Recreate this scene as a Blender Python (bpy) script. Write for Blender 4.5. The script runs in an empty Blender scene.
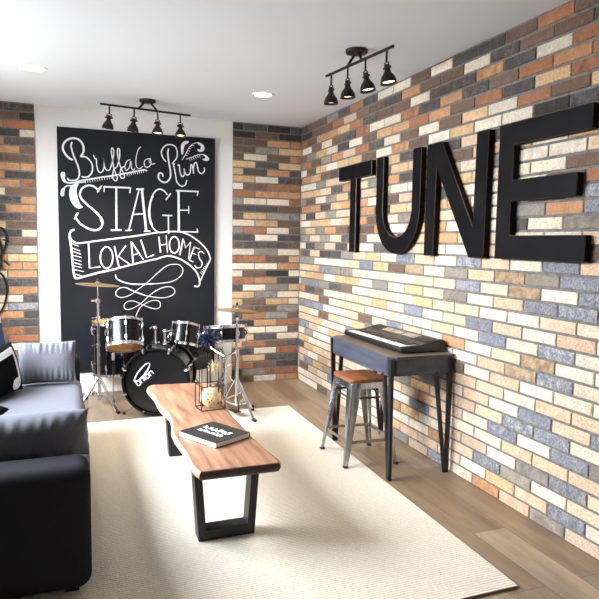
# Music room with chalkboard stage, brick walls, drum kit, piano keyboard, coffee table and sofa
E_SKY=2150.; E_WIN=30.; E_REAR=4.; E_REC=20.; E_TRK=8.; E_WORLD=.04; EXPO=0.58
import bpy, bmesh, math, random
from mathutils import Vector, Matrix, noise as mnoise
R = math.radians
PI = math.pi
rng = random.Random(7)
C = bpy.context.scene.collection
V = Vector

# ------------------------------------------------------------------ materials
def lin(c):
    return tuple(((x/255)/12.92 if x/255 <= .04045 else ((x/255+.055)/1.055)**2.4) for x in c)

def base_mat(name):
    m = bpy.data.materials.new(name); m.use_nodes = True
    nt = m.node_tree
    b = nt.nodes['Principled BSDF']
    return m, nt, b

def N(nt, typ, **kw):
    n = nt.nodes.new(typ)
    for k, v in kw.items():
        if k in n.inputs: n.inputs[k].default_value = v
        else: setattr(n, k, v)
    return n

def mat(name, col, rough=.5, metal=0., var=0., vscale=8., bump=0., bscale=60., stretch=None, sheen=0., coat=0., spec=None, emit=None, estr=0.):
    m, nt, b = base_mat(name)
    c = lin(col) + (1,)
    b.inputs['Base Color'].default_value = c
    b.inputs['Roughness'].default_value = rough
    b.inputs['Metallic'].default_value = metal
    if sheen:
        b.inputs['Sheen Weight'].default_value = sheen
    if coat: b.inputs['Coat Weight'].default_value = coat
    if spec is not None: b.inputs['Specular IOR Level'].default_value = spec
    if emit:
        b.inputs['Emission Color'].default_value = lin(emit)+(1,); b.inputs['Emission Strength'].default_value = estr
    tc = N(nt, 'ShaderNodeTexCoord'); mp = N(nt, 'ShaderNodeMapping')
    nt.links.new(tc.outputs['Object'], mp.inputs['Vector'])
    if stretch: mp.inputs['Scale'].default_value = stretch
    if var:
        n = N(nt, 'ShaderNodeTexNoise', Scale=vscale, Detail=5.)
        nt.links.new(mp.outputs[0], n.inputs['Vector'])
        r = N(nt, 'ShaderNodeMapRange'); r.inputs['From Min'].default_value=.3; r.inputs['From Max'].default_value=.7
        r.inputs['To Min'].default_value = 1-var; r.inputs['To Max'].default_value = 1+var
        nt.links.new(n.outputs['Fac'], r.inputs['Value'])
        mx = N(nt, 'ShaderNodeVectorMath', operation='SCALE'); mx.inputs[0].default_value = c[:3]
        nt.links.new(r.outputs[0], mx.inputs['Scale']); nt.links.new(mx.outputs[0], b.inputs['Base Color'])
    if bump:
        n = N(nt, 'ShaderNodeTexNoise', Scale=bscale, Detail=4.)
        nt.links.new(mp.outputs[0], n.inputs['Vector'])
        bp = N(nt, 'ShaderNodeBump', Strength=bump, Distance=.01)
        nt.links.new(n.outputs['Fac'], bp.inputs['Height']); nt.links.new(bp.outputs[0], b.inputs['Normal'])
    return m

M = {}
M['white_wall'] = mat('white_paint', (206,204,202), .85, bump=.05, bscale=180)
M['ceiling'] = mat('ceiling_paint', (224,232,240), .9, bump=.08, bscale=120)
M['trim'] = mat('trim_paint', (238,236,232), .5)
M['mortar'] = mat('mortar', (112,109,104), .95, var=.25, vscale=30, bump=.4, bscale=200)
M['black_metal'] = mat('black_powder_metal', (24,23,23), .45, metal=.3, spec=.4)
M['bronze'] = mat('dark_bronze', (34,27,24), .4, metal=.5)
M['chrome'] = mat('chrome', (225,226,230), .16, metal=1.)
M['gloss_black'] = mat('gloss_black_shell', (7,7,9), .2, spec=.35)
M['drum_head'] = mat('black_drum_head', (10,10,12), .28)
M['tan_head'] = mat('tan_drum_head', (186,140,72), .45, var=.15)
M['white_head'] = mat('coated_drum_head', (215,210,200), .6)
M['brass'] = mat('cymbal_bronze', (168,142,104), .34, metal=.85, bump=.05, bscale=90)
M['rubber'] = mat('black_rubber', (16,16,16), .7)
M['vinyl'] = mat('black_vinyl', (26,25,24), .55)
M['chalk'] = mat('chalk', (204,204,206), .95, var=.2, vscale=120)
M['logo_white'] = mat('printed_white', (222,224,228), .6)
M['sofa'] = mat('charcoal_fabric_lit', (94,96,104), .9, var=.12, vscale=160, bump=.25, bscale=14, spec=.2)  # lighter copy for the cushions, window light put into the colour
M['sofa_shaded'] = mat('charcoal_fabric_shaded', (40,40,43), .9, var=.12, vscale=200, bump=.12, bscale=20, spec=.05)  # darker copy for arms, base and back, their shade put into the colour
M['pillow_black'] = mat('black_cotton', (8,8,11), .9, spec=.1, bump=.15, bscale=40)
M['pillow_white'] = mat('white_cotton', (226,224,218), .9, bump=.2, bscale=40)
M['pillow_blue'] = mat('blue_cotton', (48,72,128), .85, var=.3, vscale=25)
M['pillow_gold'] = mat('cream_cotton', (196,172,120), .85, var=.2, vscale=30)
M['desk_wood'] = mat('dark_blue_grey_wood', (56,60,73), .5, var=.45, vscale=14, stretch=(1,.15,1.5), bump=.15)
M['desk_top'] = mat('brown_grey_wood', (98,84,74), .5, var=.3, vscale=14, stretch=(1.5,.15,1))
M['steel'] = mat('brushed_gunmetal', (176,178,182), .24, metal=1., var=.15, vscale=30)
M['dark_steel'] = mat('dark_steel', (62,60,60), .35, metal=.9)
M['seat_wood'] = mat('stained_wood_seat', (122,74,42), .45, var=.3, vscale=14, stretch=(4,.4,1))
M['slab'] = mat('live_edge_wood', (140,102,78), .42, var=.5, vscale=8, stretch=(4.,.4,1), bump=.1, bscale=30)
M['slab_edge'] = mat('pale_live_edge', (186,154,126), .5, var=.18, vscale=14, bump=.3, bscale=40)
M['slab_end'] = mat('dark_end_grain', (54,32,24), .5, var=.3, vscale=40)
M['leg_black'] = mat('black_steel_leg', (20,22,27), .4, metal=.2)
M['book_cover'] = mat('book_cover', (26,26,27), .45)
M['paper'] = mat('paper', (232,230,226), .8, var=.06, vscale=300, stretch=(1,1,20))
M['kb_body'] = mat('keyboard_plastic', (18,17,17), .35)
M['kb_panel'] = mat('keyboard_panel', (44,37,33), .3, var=.2)
M['kb_grille'] = mat('speaker_mesh', (30,26,24), .6, bump=.6, bscale=300)
M['kb_white'] = mat('white_keys', (236,238,242), .25)
M['kb_black'] = mat('black_keys', (12,12,13), .25)
M['kb_button'] = mat('panel_buttons', (190,180,168), .45)
M['kb_screen'] = mat('lcd_screen', (150,140,126), .2)
M['gold'] = mat('gold_wire', (220,204,160), .45, metal=.3)
M['blue_metal'] = mat('dark_blue_metal', (44,54,84), .35, metal=.6)
M['letter_edge'] = mat('worn_steel_edge', (64,52,46), .4, metal=.6, var=.5, vscale=25)
M['letter_edge'].name = 'worn_steel_edge'

def letter_mat():
    m, nt, b = base_mat('blackened_steel')
    tc = N(nt, 'ShaderNodeTexCoord'); n = N(nt, 'ShaderNodeTexNoise', Scale=6., Detail=6.)
    nt.links.new(tc.outputs['Object'], n.inputs['Vector'])
    cr = N(nt, 'ShaderNodeValToRGB')
    cr.color_ramp.elements[0].position=.35; cr.color_ramp.elements[0].color = lin((9,9,13))+(1,)
    cr.color_ramp.elements[1].position=.75; cr.color_ramp.elements[1].color = lin((22,19,19))+(1,)
    nt.links.new(n.outputs['Fac'], cr.inputs['Fac']); nt.links.new(cr.outputs['Color'], b.inputs['Base Color'])
    b.inputs['Metallic'].default_value=0; b.inputs['Roughness'].default_value=.5; b.inputs['Specular IOR Level'].default_value=.06
    return m
M['letter'] = letter_mat()

def board_mat():
    m, nt, b = base_mat('chalkboard_paint')
    tc = N(nt, 'ShaderNodeTexCoord'); n = N(nt, 'ShaderNodeTexNoise', Scale=2.2, Detail=4.)
    nt.links.new(tc.outputs['Object'], n.inputs['Vector'])
    cr = N(nt, 'ShaderNodeValToRGB')
    cr.color_ramp.elements[0].position=.3; cr.color_ramp.elements[0].color = lin((23,26,32))+(1,)
    cr.color_ramp.elements[1].position=.75; cr.color_ramp.elements[1].color = lin((33,33,35))+(1,)
    nt.links.new(n.outputs['Fac'], cr.inputs['Fac']); nt.links.new(cr.outputs['Color'], b.inputs['Base Color'])
    b.inputs['Roughness'].default_value=.6; b.inputs['Specular IOR Level'].default_value=.1
    return m
M['board'] = board_mat()

def brick_mat():
    m, nt, b = base_mat('thin_brick')
    at = N(nt, 'ShaderNodeAttribute', attribute_name='brick')
    tc = N(nt, 'ShaderNodeTexCoord')
    n1 = N(nt, 'ShaderNodeTexNoise', Scale=20., Detail=7., Roughness=.75)
    n2 = N(nt, 'ShaderNodeTexNoise', Scale=80., Detail=3.)
    for n in (n1, n2): nt.links.new(tc.outputs['Object'], n.inputs['Vector'])
    r1 = N(nt, 'ShaderNodeMapRange'); r1.inputs['From Min'].default_value=.42; r1.inputs['From Max'].default_value=.66
    nt.links.new(n1.outputs['Fac'], r1.inputs['Value'])
    mu = N(nt, 'ShaderNodeMath', operation='MULTIPLY'); nt.links.new(r1.outputs[0], mu.inputs[0]); nt.links.new(at.outputs['Alpha'], mu.inputs[1])
    mix = N(nt, 'ShaderNodeMix', data_type='RGBA'); at2 = N(nt, 'ShaderNodeAttribute', attribute_name='smudge'); nt.links.new(at2.outputs['Color'], mix.inputs['B'])
    nt.links.new(mu.outputs[0], mix.inputs['Factor']); nt.links.new(at.outputs['Color'], mix.inputs['A'])
    r2 = N(nt, 'ShaderNodeMapRange'); r2.inputs['From Min'].default_value=.3; r2.inputs['From Max'].default_value=.7; r2.inputs['To Min'].default_value=.74; r2.inputs['To Max'].default_value=1.2
    nt.links.new(n2.outputs['Fac'], r2.inputs['Value'])
    sc = N(nt, 'ShaderNodeVectorMath', operation='SCALE'); nt.links.new(mix.outputs['Result'], sc.inputs[0]); nt.links.new(r2.outputs[0], sc.inputs['Scale'])
    nt.links.new(sc.outputs[0], b.inputs['Base Color'])
    ad = N(nt, 'ShaderNodeMath', operation='ADD'); nt.links.new(n1.outputs['Fac'], ad.inputs[0]); nt.links.new(n2.outputs['Fac'], ad.inputs[1])
    bp = N(nt, 'ShaderNodeBump', Strength=.8, Distance=.008); nt.links.new(ad.outputs[0], bp.inputs['Height']); nt.links.new(bp.outputs[0], b.inputs['Normal'])
    b.inputs['Roughness'].default_value=.9
    return m
M['brick'] = brick_mat()

def floor_mat():
    m, nt, b = base_mat('plank_floor')
    tc = N(nt, 'ShaderNodeTexCoord')
    sw = N(nt, 'ShaderNodeMapping'); sw.inputs['Rotation'].default_value=(0,0,R(90)); nt.links.new(tc.outputs['Object'], sw.inputs['Vector'])
    bt = N(nt, 'ShaderNodeTexBrick', Scale=1.); bt.offset=.37
    bt.inputs['Brick Width'].default_value=1.25; bt.inputs['Row Height'].default_value=.18; bt.inputs['Mortar Size'].default_value=.0016
    bt.inputs['Color1'].default_value=lin((152,134,112))+(1,); bt.inputs['Color2'].default_value=lin((124,103,81))+(1,); bt.inputs['Mortar'].default_value=lin((84,70,56))+(1,)
    nt.links.new(sw.outputs[0], bt.inputs['Vector'])
    mp = N(nt, 'ShaderNodeMapping'); mp.inputs['Scale'].default_value=(9,1.1,1); nt.links.new(tc.outputs['Object'], mp.inputs['Vector'])
    n = N(nt, 'ShaderNodeTexNoise', Scale=1.6, Detail=6., Roughness=.65); nt.links.new(mp.outputs[0], n.inputs['Vector'])
    r = N(nt, 'ShaderNodeMapRange'); r.inputs['From Min'].default_value=.3; r.inputs['From Max'].default_value=.72; r.inputs['To Min'].default_value=1.18; r.inputs['To Max'].default_value=.62
    nt.links.new(n.outputs['Fac'], r.inputs['Value'])
    sc = N(nt, 'ShaderNodeVectorMath', operation='SCALE'); nt.links.new(bt.outputs['Color'], sc.inputs[0]); nt.links.new(r.outputs[0], sc.inputs['Scale'])
    nt.links.new(sc.outputs[0], b.inputs['Base Color'])
    b.inputs['Roughness'].default_value=.42
    bp = N(nt, 'ShaderNodeBump', Strength=.08, Distance=.01); nt.links.new(n.outputs['Fac'], bp.inputs['Height']); nt.links.new(bp.outputs[0], b.inputs['Normal'])
    return m
M['floor'] = floor_mat()

def rug_mat():
    m, nt, b = base_mat('woven_wool')
    tc = N(nt, 'ShaderNodeTexCoord')
    w1 = N(nt, 'ShaderNodeTexWave', Scale=22., Distortion=2.6, Detail=2., wave_type='BANDS', bands_direction='Y'); w1.inputs['Detail Scale'].default_value=6.
    w2 = N(nt, 'ShaderNodeTexNoise', Scale=140., Detail=2.)
    for n in (w1, w2): nt.links.new(tc.outputs['Object'], n.inputs['Vector'])
    ad = N(nt, 'ShaderNodeMath', operation='ADD'); nt.links.new(w1.outputs['Fac'], ad.inputs[0]); nt.links.new(w2.outputs['Fac'], ad.inputs[1])
    r = N(nt, 'ShaderNodeMapRange'); r.inputs['From Min'].default_value=.3; r.inputs['From Max'].default_value=1.5; r.inputs['To Min'].default_value=.78; r.inputs['To Max'].default_value=1.06
    nt.links.new(ad.outputs[0], r.inputs['Value'])
    sc = N(nt, 'ShaderNodeVectorMath', operation='SCALE'); sc.inputs[0].default_value = lin((238,229,212)); nt.links.new(r.outputs[0], sc.inputs['Scale'])
    nt.links.new(sc.outputs[0], b.inputs['Base Color'])
    bp = N(nt, 'ShaderNodeBump', Strength=.9, Distance=.007); nt.links.new(ad.outputs[0], bp.inputs['Height']); nt.links.new(bp.outputs[0], b.inputs['Normal'])
    b.inputs['Roughness'].default_value=.95
    return m
M['rug'] = rug_mat()
M['rug_edge'] = mat('rug_backing', (110,98,84), .95)

# ------------------------------------------------------------------ mesh builder
BASE = {}
def wbase(o):
    return BASE.get(o.name, V((0,0,0))) if o else V((0,0,0))

class MB:
    def __init__(s): s.v=[]; s.f=[]; s.m=[]
    def add(s, vs, fs, mi=0):
        o=len(s.v); s.v += [V(v) for v in vs]; s.f += [tuple(i+o for i in f) for f in fs]; s.m += [mi]*len(fs); return s
    def box(s, lo, hi, mi=0, mx=None):
        x0,y0,z0=lo; x1,y1,z1=hi
        vs=[V(p) for p in ((x0,y0,z0),(x1,y0,z0),(x1,y1,z0),(x0,y1,z0),(x0,y0,z1),(x1,y0,z1),(x1,y1,z1),(x0,y1,z1))]
        if mx: vs=[mx@v for v in vs]
        return s.add(vs, [(0,3,2,1),(4,5,6,7),(0,1,5,4),(1,2,6,5),(2,3,7,6),(3,0,4,7)], mi)
    def bar(s, a, b, w, h, up=(0,0,1), w1=None, h1=None, mi=0):
        a=V(a); b=V(b); d=(b-a).normalized(); u=V(up); x=d.cross(u)
        if x.length<1e-4: x=d.cross(V((1,0,0)))
        x.normalize(); y=x.cross(d); w1=w if w1 is None else w1; h1=h if h1 is None else h1
        vs=[]
        for p,ww,hh in ((a,w,h),(b,w1,h1)):
            for sx,sy in ((-1,-1),(1,-1),(1,1),(-1,1)): vs.append(p+x*sx*ww/2+y*sy*hh/2)
        return s.add(vs, [(3,2,1,0),(4,5,6,7),(0,1,5,4),(1,2,6,5),(2,3,7,6),(3,0,4,7)], mi)
    def tube(s, pts, r, n=8, closed=False, mi=0, cap=True):
        pts=[V(p) for p in pts]; k=len(pts); rr=r if isinstance(r,(list,tuple)) else [r]*k
        vs=[]; t0=None; nrm=None
        for i,p in enumerate(pts):
            if closed: t=(pts[(i+1)%k]-pts[i-1])
            else: t=(pts[min(i+1,k-1)]-pts[max(i-1,0)])
            t.normalize()
            if nrm is None:
                nrm=t.orthogonal().normalized()
            else:
                nrm=(nrm-t*nrm.dot(t)); nrm = nrm.normalized() if nrm.length>1e-6 else t.orthogonal().normalized()
            bn=t.cross(nrm)
            for j in range(n):
                a=2*PI*j/n; vs.append(p+(nrm*math.cos(a)+bn*math.sin(a))*rr[i])
        fs=[]
        for i in range(k if closed else k-1):
            i2=(i+1)%k
            for j in range(n):
                j2=(j+1)%n; fs.append((i*n+j,i*n+j2,i2*n+j2,i2*n+j))
        if not closed and cap:
            fs.append(tuple(range(n-1,-1,-1))); fs.append(tuple((k-1)*n+j for j in range(n)))
        return s.add(vs, fs, mi)
    def cyl(s, a, b, r0, r1=None, n=16, mi=0):
        return s.tube([a,b],[r0,r0 if r1 is None else r1],n,mi=mi)
    def lathe(s, prof, mx=None, n=32, mi=0, closed=False, cap0=False, cap1=False):
        vs=[]; k=len(prof)
        for r,z in prof:
            for j in range(n):
                a=2*PI*j/n; p=V((r*math.cos(a), r*math.sin(a), z)); vs.append(mx@p if mx else p)
        fs=[]
        for i in range(k if closed else k-1):
            i2=(i+1)%k
            for j in range(n):
                j2=(j+1)%n; fs.append((i*n+j,i*n+j2,i2*n+j2,i2*n+j))
        if cap0: fs.append(tuple(range(n-1,-1,-1)))
        if cap1: fs.append(tuple((k-1)*n+j for j in range(n)))
        return s.add(vs, fs, mi)
    def prism(s, poly, h, mx=None, mi=0, mside=None):
        k=len(poly); vs=[V((x,y,0)) for x,y in poly]+[V((x,y,h)) for x,y in poly]
        if mx: vs=[mx@v for v in vs]
        s.add(vs, [tuple(range(k-1,-1,-1)), tuple(range(k,2*k))], mi)
        o=len(s.v)-2*k
        s.f += [(o+i,o+(i+1)%k,o+k+(i+1)%k,o+k+i) for i in range(k)]; s.m += [mi if mside is None else mside]*k
        return s
    def sphere(s, c, r, n=16, mi=0, sc=(1,1,1)):
        prof=[(max(1e-4,math.sin(PI*i/n))*r, -math.cos(PI*i/n)*r) for i in range(n+1)]
        return s.lathe(prof, Matrix.Translation(V(c))@Matrix.Diagonal(V(sc)).to_4x4(), n*2 if n<10 else n, mi)
    def build(s, name, m, parent=None, smooth=True, ang=35, bevel=0, seg=2, sub=0, recalc=True, bmat=-1):
        me=bpy.data.meshes.new(name); b=wbase(parent)
        me.from_pydata([v-b for v in s.v], [], s.f)
        ms=m if isinstance(m,(list,tuple)) else [m]
        for x in ms: me.materials.append(M[x] if isinstance(x,str) else x)
        for p,i in zip(me.polygons, s.m): p.material_index=i
        if recalc:
            bm=bmesh.new(); bm.from_mesh(me); bmesh.ops.recalc_face_normals(bm, faces=bm.faces); bm.to_mesh(me); bm.free()
        if smooth:
            for p in me.polygons: p.use_smooth=True
            me.set_sharp_from_angle(angle=R(ang))
        o=bpy.data.objects.new(name, me); C.objects.link(o)
        if parent: o.parent=parent; BASE[o.name]=b
        if bevel:
            bv=o.modifiers.new('bevel','BEVEL'); bv.width=bevel; bv.segments=seg; bv.limit_method='ANGLE'; bv.angle_limit=R(30); bv.material=bmat
            bv.harden_normals=False
        if sub:
            sb=o.modifiers.new('sub','SUBSURF'); sb.levels=sub; sb.render_levels=sub
        return o

def tag(o, label=None, cat=None, group=None, kind=None):
    if label: o['label']=label
    if cat: o['category']=cat
    if group: o['group']=group
    if kind: o['kind']=kind
    return o
def thing(name, label, cat, loc, group=None):
    o=bpy.data.objects.new(name, None); C.objects.link(o); o.location=loc; o.empty_display_size=.05
    BASE[o.name]=V(loc)
    return tag(o,label,cat,group)
def struct(name, mb, m, **kw):
    return tag(mb.build(name, m, **kw), kind='structure')
def catmull(pts, closed=False, k=6):
    P=[V(p) for p in pts]; n=len(P); out=[]
    if n<3: return P
    for i in range(n if closed else n-1):
        p0=P[(i-1)%n] if closed or i>0 else P[0]*2-P[1]
        p1=P[i]; p2=P[(i+1)%n]
        p3=P[(i+2)%n] if closed or i+2<n else P[-1]*2-P[-2]
        for j in range(k):
            t=j/k
            out.append(.5*((2*p1)+(p2-p0)*t+(2*p0-5*p1+4*p2-p3)*t*t+(3*p1-p0-3*p2+p3)*t**3))
    if not closed: out.append(P[-1])
    return out
def frame_z(loc, zdir, xhint=(1,0,0)):
    z=V(zdir).normalized(); x=V(xhint); x=(x-z*x.dot(z))
    if x.length<1e-4: x=z.orthogonal()
    x.normalize(); y=z.cross(x)
    m=Matrix((x,y,z)).transposed().to_4x4(); m.translation=V(loc); return m
LAY=[0]
def ribbon(mb, pts, w, mx, closed=False, t=.0012):
    """flat chalk or print stroke: 2-D points on the plane of mx, width w"""
    P=[V((p[0],p[1])) for p in pts]; k=len(P); vs=[]; LAY[0]=(LAY[0]+1)%40; t+=LAY[0]*.00003
    for i,p in enumerate(P):
        a=P[(i-1)%k] if closed or i>0 else P[0]; b=P[(i+1)%k] if closed or i<k-1 else P[-1]
        d=(b-a); d=d.normalized() if d.length>1e-9 else V((1,0)); nn=V((-d.y,d.x))*w/2
        for q,z in ((p+nn,t),(p-nn,t),(p-nn,0),(p+nn,0)): vs.append(mx@V((q.x,q.y,z)))
    fs=[]
    for i in range(k if closed else k-1):
        i2=(i+1)%k
        for j in range(4): fs.append((i*4+j,i*4+(j+1)%4,i2*4+(j+1)%4,i2*4+j))
    if not closed: fs += [(0,1,2,3),((k-1)*4+3,(k-1)*4+2,(k-1)*4+1,(k-1)*4)]
    mb.add(vs,fs)

# ------------------------------------------------------------------ room shell
H=2.44; XL=-3.03; YF=-6.6
struct('floor', MB().box((XL-.12,YF,-.08),(.12,.14,0)), 'floor', smooth=False)
struct('ceiling', MB().box((XL-.12,YF,H),(.12,.14,H+.08)), 'ceiling', smooth=False)
struct('wall_back', MB().box((XL,.015,0),(.12,.14,H)), 'white_wall', smooth=False)
# left wall with its window opening (out of the frame, it lets the daylight in)
WY0,WY1,WZ0,WZ1=-3.0,-.85,.88,2.22
wl=MB(); 
wl.box((XL-.12,YF,0),(XL,WY0,H)); wl.box((XL-.12,WY1,0),(XL,.14,H)); wl.box((XL-.12,WY0,0),(XL,WY1,WZ0)); wl.box((XL-.12,WY0,WZ1),(XL,WY1,H))
struct('wall_left', wl, 'white_wall', smooth=False)
wf=MB()
for a,b in (((XL-.1,WY0,WZ0),(XL-.04,WY1,WZ0+.04)),((XL-.1,WY0,WZ1-.04),(XL-.04,WY1,WZ1)),((XL-.1,WY0,WZ0+.04),(XL-.04,WY0+.04,WZ1-.04)),((XL-.1,WY1-.04,WZ0+.04),(XL-.04,WY1,WZ1-.04)),((XL-.1,(WY0+WY1)/2-.03,WZ0+.04),(XL-.04,(WY0+WY1)/2+.03,WZ1-.04))): wf.box(a,b)
struct('window_1', wf, 'trim', smooth=False)
struct('baseboard_back', MB().box((-2.345,-.004,0),(-.675,.016,.185)), 'trim', smooth=False, bevel=.004)

# brick cladding: each brick a small block with its own colour, in a mortar bed
PAL={'c':(217,206,188),'y':(202,172,130),'o':(188,142,104),'r':(166,112,80),'b':(114,91,76),'g':(146,138,127),'t':(176,152,122),'d':(68,63,61),'s':(112,116,127),'p':(208,181,154),'k':(48,44,42)}
SMU={'t':(112,86,62),'s':(176,172,168),'d':(118,108,102),'k':(84,74,68),'b':(84,66,54),'r':(104,72,54),'o':(150,104,70),'g':(96,90,84),'c':(188,168,138),'p':(184,146,116),'y':(170,128,84)}
def brick_wall(name, s0, s1, off, rowmap, place, weights, depth=.008, mort=None, seed=1, split=.12):
    rg=random.Random(seed); mb=MB(); cols=[]; smu=[]
    PZ=H/36; PS=.2295
    rows=36
    for k in range(rows):
        st=off+(PS/2 if k%2 else 0)
        n0=math.floor((s0-st)/PS); n1=math.ceil((s1-st)/PS)
        for n in range(n0,n1):
            a=st+n*PS+.004; b=st+(n+1)*PS-.005
            a=max(a,s0+.001); b=min(b,s1-.001)
            if b-a<.012: continue
            z0=k*PZ+.0015; z1=k*PZ+PZ-.0115
            key=None
            if rowmap and k in rowmap:
                idx=n-rowmap[k][0]
                if 0<=idx<len(rowmap[k][1]): key=rowmap[k][1][idx]
            if key is None or key=='.':
                w=weights(k); key=rg.choices(list(w.keys()), list(w.values()))[0]
            c=lin(PAL[key]); f=rg.uniform(.86,1.14); hue=rg.uniform(-.05,.05)
            c=(c[0]*f*(1+hue),c[1]*f,c[2]*f*(1-hue))
            al={'t':.8,'c':.5,'y':.6,'o':.6,'p':.5,'r':.6,'b':.65,'g':.6,'d':.5,'s':.6,'k':.5}[key]*rg.uniform(.4,1.9)
            j=lambda: rg.uniform(-.0022,.0022)
            dz=rg.uniform(-.0015,.0015); e=.0028
            fr=[(a+e+j(),z0+e+j()),(b-e+j(),z0+e+j()),(b-e+j(),z1-e+j()),(a+e+j(),z1-e+j())]
            bk=[(a,z0),(b,z0),(b,z1),(a,z1)]
            vs=[place(s,z,0+dz*.4) for s,z in fr]+[place(s,z,.003) for s,z in bk]+[place(s,z,depth) for s,z in bk]
            fs=[(0,1,2,3)]+[(i,(i+1)%4,4+(i+1)%4,4+i) for i in range(4)]+[(4+i,4+(i+1)%4,8+(i+1)%4,8+i) for i in range(4)]
            mb.add(vs,fs,0); cols.append((c+(min(1,al),),9)); smu.append((lin(SMU.get(key,(96,84,76)))+(1,),9))
    nb=len(mb.f)
    q=[place(s0,0,depth-.002),place(s1,0,depth-.002),place(s1,H,depth-.002),place(s0,H,depth-.002)]
    q2=[place(s0,0,mort),place(s1,0,mort),place(s1,H,mort),place(s0,H,mort)]
    mb.add(q+q2,[(0,1,2,3),(7,6,5,4)]+[(i,(i+1)%4,4+(i+1)%4,4+i) for i in range(4)],1)
    o=mb.build(name,['brick','mortar'],smooth=False)
    at=o.data.color_attributes.new('brick','FLOAT_COLOR','CORNER')
    i=0; data=[]
    for c,nf in cols: data += list(c)*(4*nf)
    data += [1,1,1,0]*(len(at.data)-len(data)//4)
    at.data.foreach_set('color',data)
    at=o.data.color_attributes.new('smudge','FLOAT_COLOR','CORNER'); data=[]
    for c,nf in smu: data += list(c)*(4*nf)
    data += [1,1,1,0]*(len(at.data)-len(data)//4)
    at.data.foreach_set('color',data)
    return tag(o,kind='structure')

def w_right(k):  # upper rows darker, lower rows paler: light falloff put into the brick choice
    if k>=34: return dict(k=4,d=5,b=3,r=1,g=1,c=.4)
    if k>=28: return dict(o=3,r=3,y=3,b=4,d=3,c=2.5,g=1,k=.6)
    if k>=18: return dict(o=2,y=3,c=4,p=4,b=2,d=1.2,g=2,s=.8)
    return dict(c=5,p=6,y=1.4,o=.6,g=1.8,s=2.,b=.7,d=.3)
def w_pil(k):  # topmost rows dark: weak light under the ceiling put into the brick choice
    if k>=34: return dict(k=4,d=5,b=3,r=1)
    return dict(o=3.4,r=2,y=2.6,b=4,d=2.6,c=3,g=2,k=.6,s=.4)
ROWS_RIGHT={}  # mapped bricks also carry the wall's light, dark on top and pale below
ROWS_RIGHT={35:(-12,'gdrdccbcddbrb'),34:(-11,'rpbbdobbcdbb'),33:(-12,'oyrdbbcddodcr'),32:(-11,'bdrccrdodbro'),31:(-12,'cdcbyorobrdyr'),30:(-11,'oprdcbcbycrb'),29:(-12,'cyybcobcycc.d'[:12]+'do'),
 28:(-7,'yd.dp'),27:(-7,'y..b'),26:(-3,'c.cc'),25:(-3,'p.cb'),24:(1,'r'),23:(0,'s'),22:(-1,'gos'),21:(-2,'dcg'),20:(-1,'ccp'),19:(1,'c'),
 18:(-7,'cspcspcsp'),17:(-7,'btcgptgs'),16:(-7,'pcppsptcs'),15:(-8,'gcypgcpss'),14:(-7,'pcyppccpc'),13:(-7,'pscpspcp'),12:(-7,'pccpcscsc'),11:(-4,'ocptc'),10:(-3,'cptsc'),
 9:(-4,'bcpcc'),8:(-3,'ppcpp'),7:(-4,'cpcsp'),6:(-4,'pppssc'),5:(-4,'pcscs'),4:(-3,'ccppp'),3:(-3,'pcgs'),2:(-3,'psgcp'),1:(-3,'cyps'),0:(-3,'copg')}  # first brown brick of this line: shade at that spot put into its colour
ROWS_RIGHT={k:(v[0]+30,v[1]) for k,v in ROWS_RIGHT.items()}

brick_wall('wall_right', 0.0, -YF, 3.246-.2295*30, ROWS_RIGHT, lambda s,z,d:(d,-s,z), w_right, mort=.118, seed=5)
brick_wall('wall_back_right', -.672, -.001, -.111+.1147, None, lambda s,z,d:(s,d,z), w_pil, mort=.0145, seed=11)
brick_wall('wall_back_left', XL+.001, -2.348, -2.348+.1147, None, lambda s,z,d:(s,d,z), w_pil, mort=.0145, seed=12)

# ------------------------------------------------------------------ rug
rt=thing('area_rug','cream woven area rug lying under the coffee table and sofa','rug',(-1.37,-2.33,0))
rb=MB(); rp=[(-2.30,-3.73),(-.475,-3.728),(-.436,-.95),(-2.28,-.955)]
rb.prism(rp,.011,Matrix.Translation((0,0,.0005)),0,1)
rb.build('pile',['rug','rug_edge'],rt,bevel=.004,seg=2)

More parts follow.
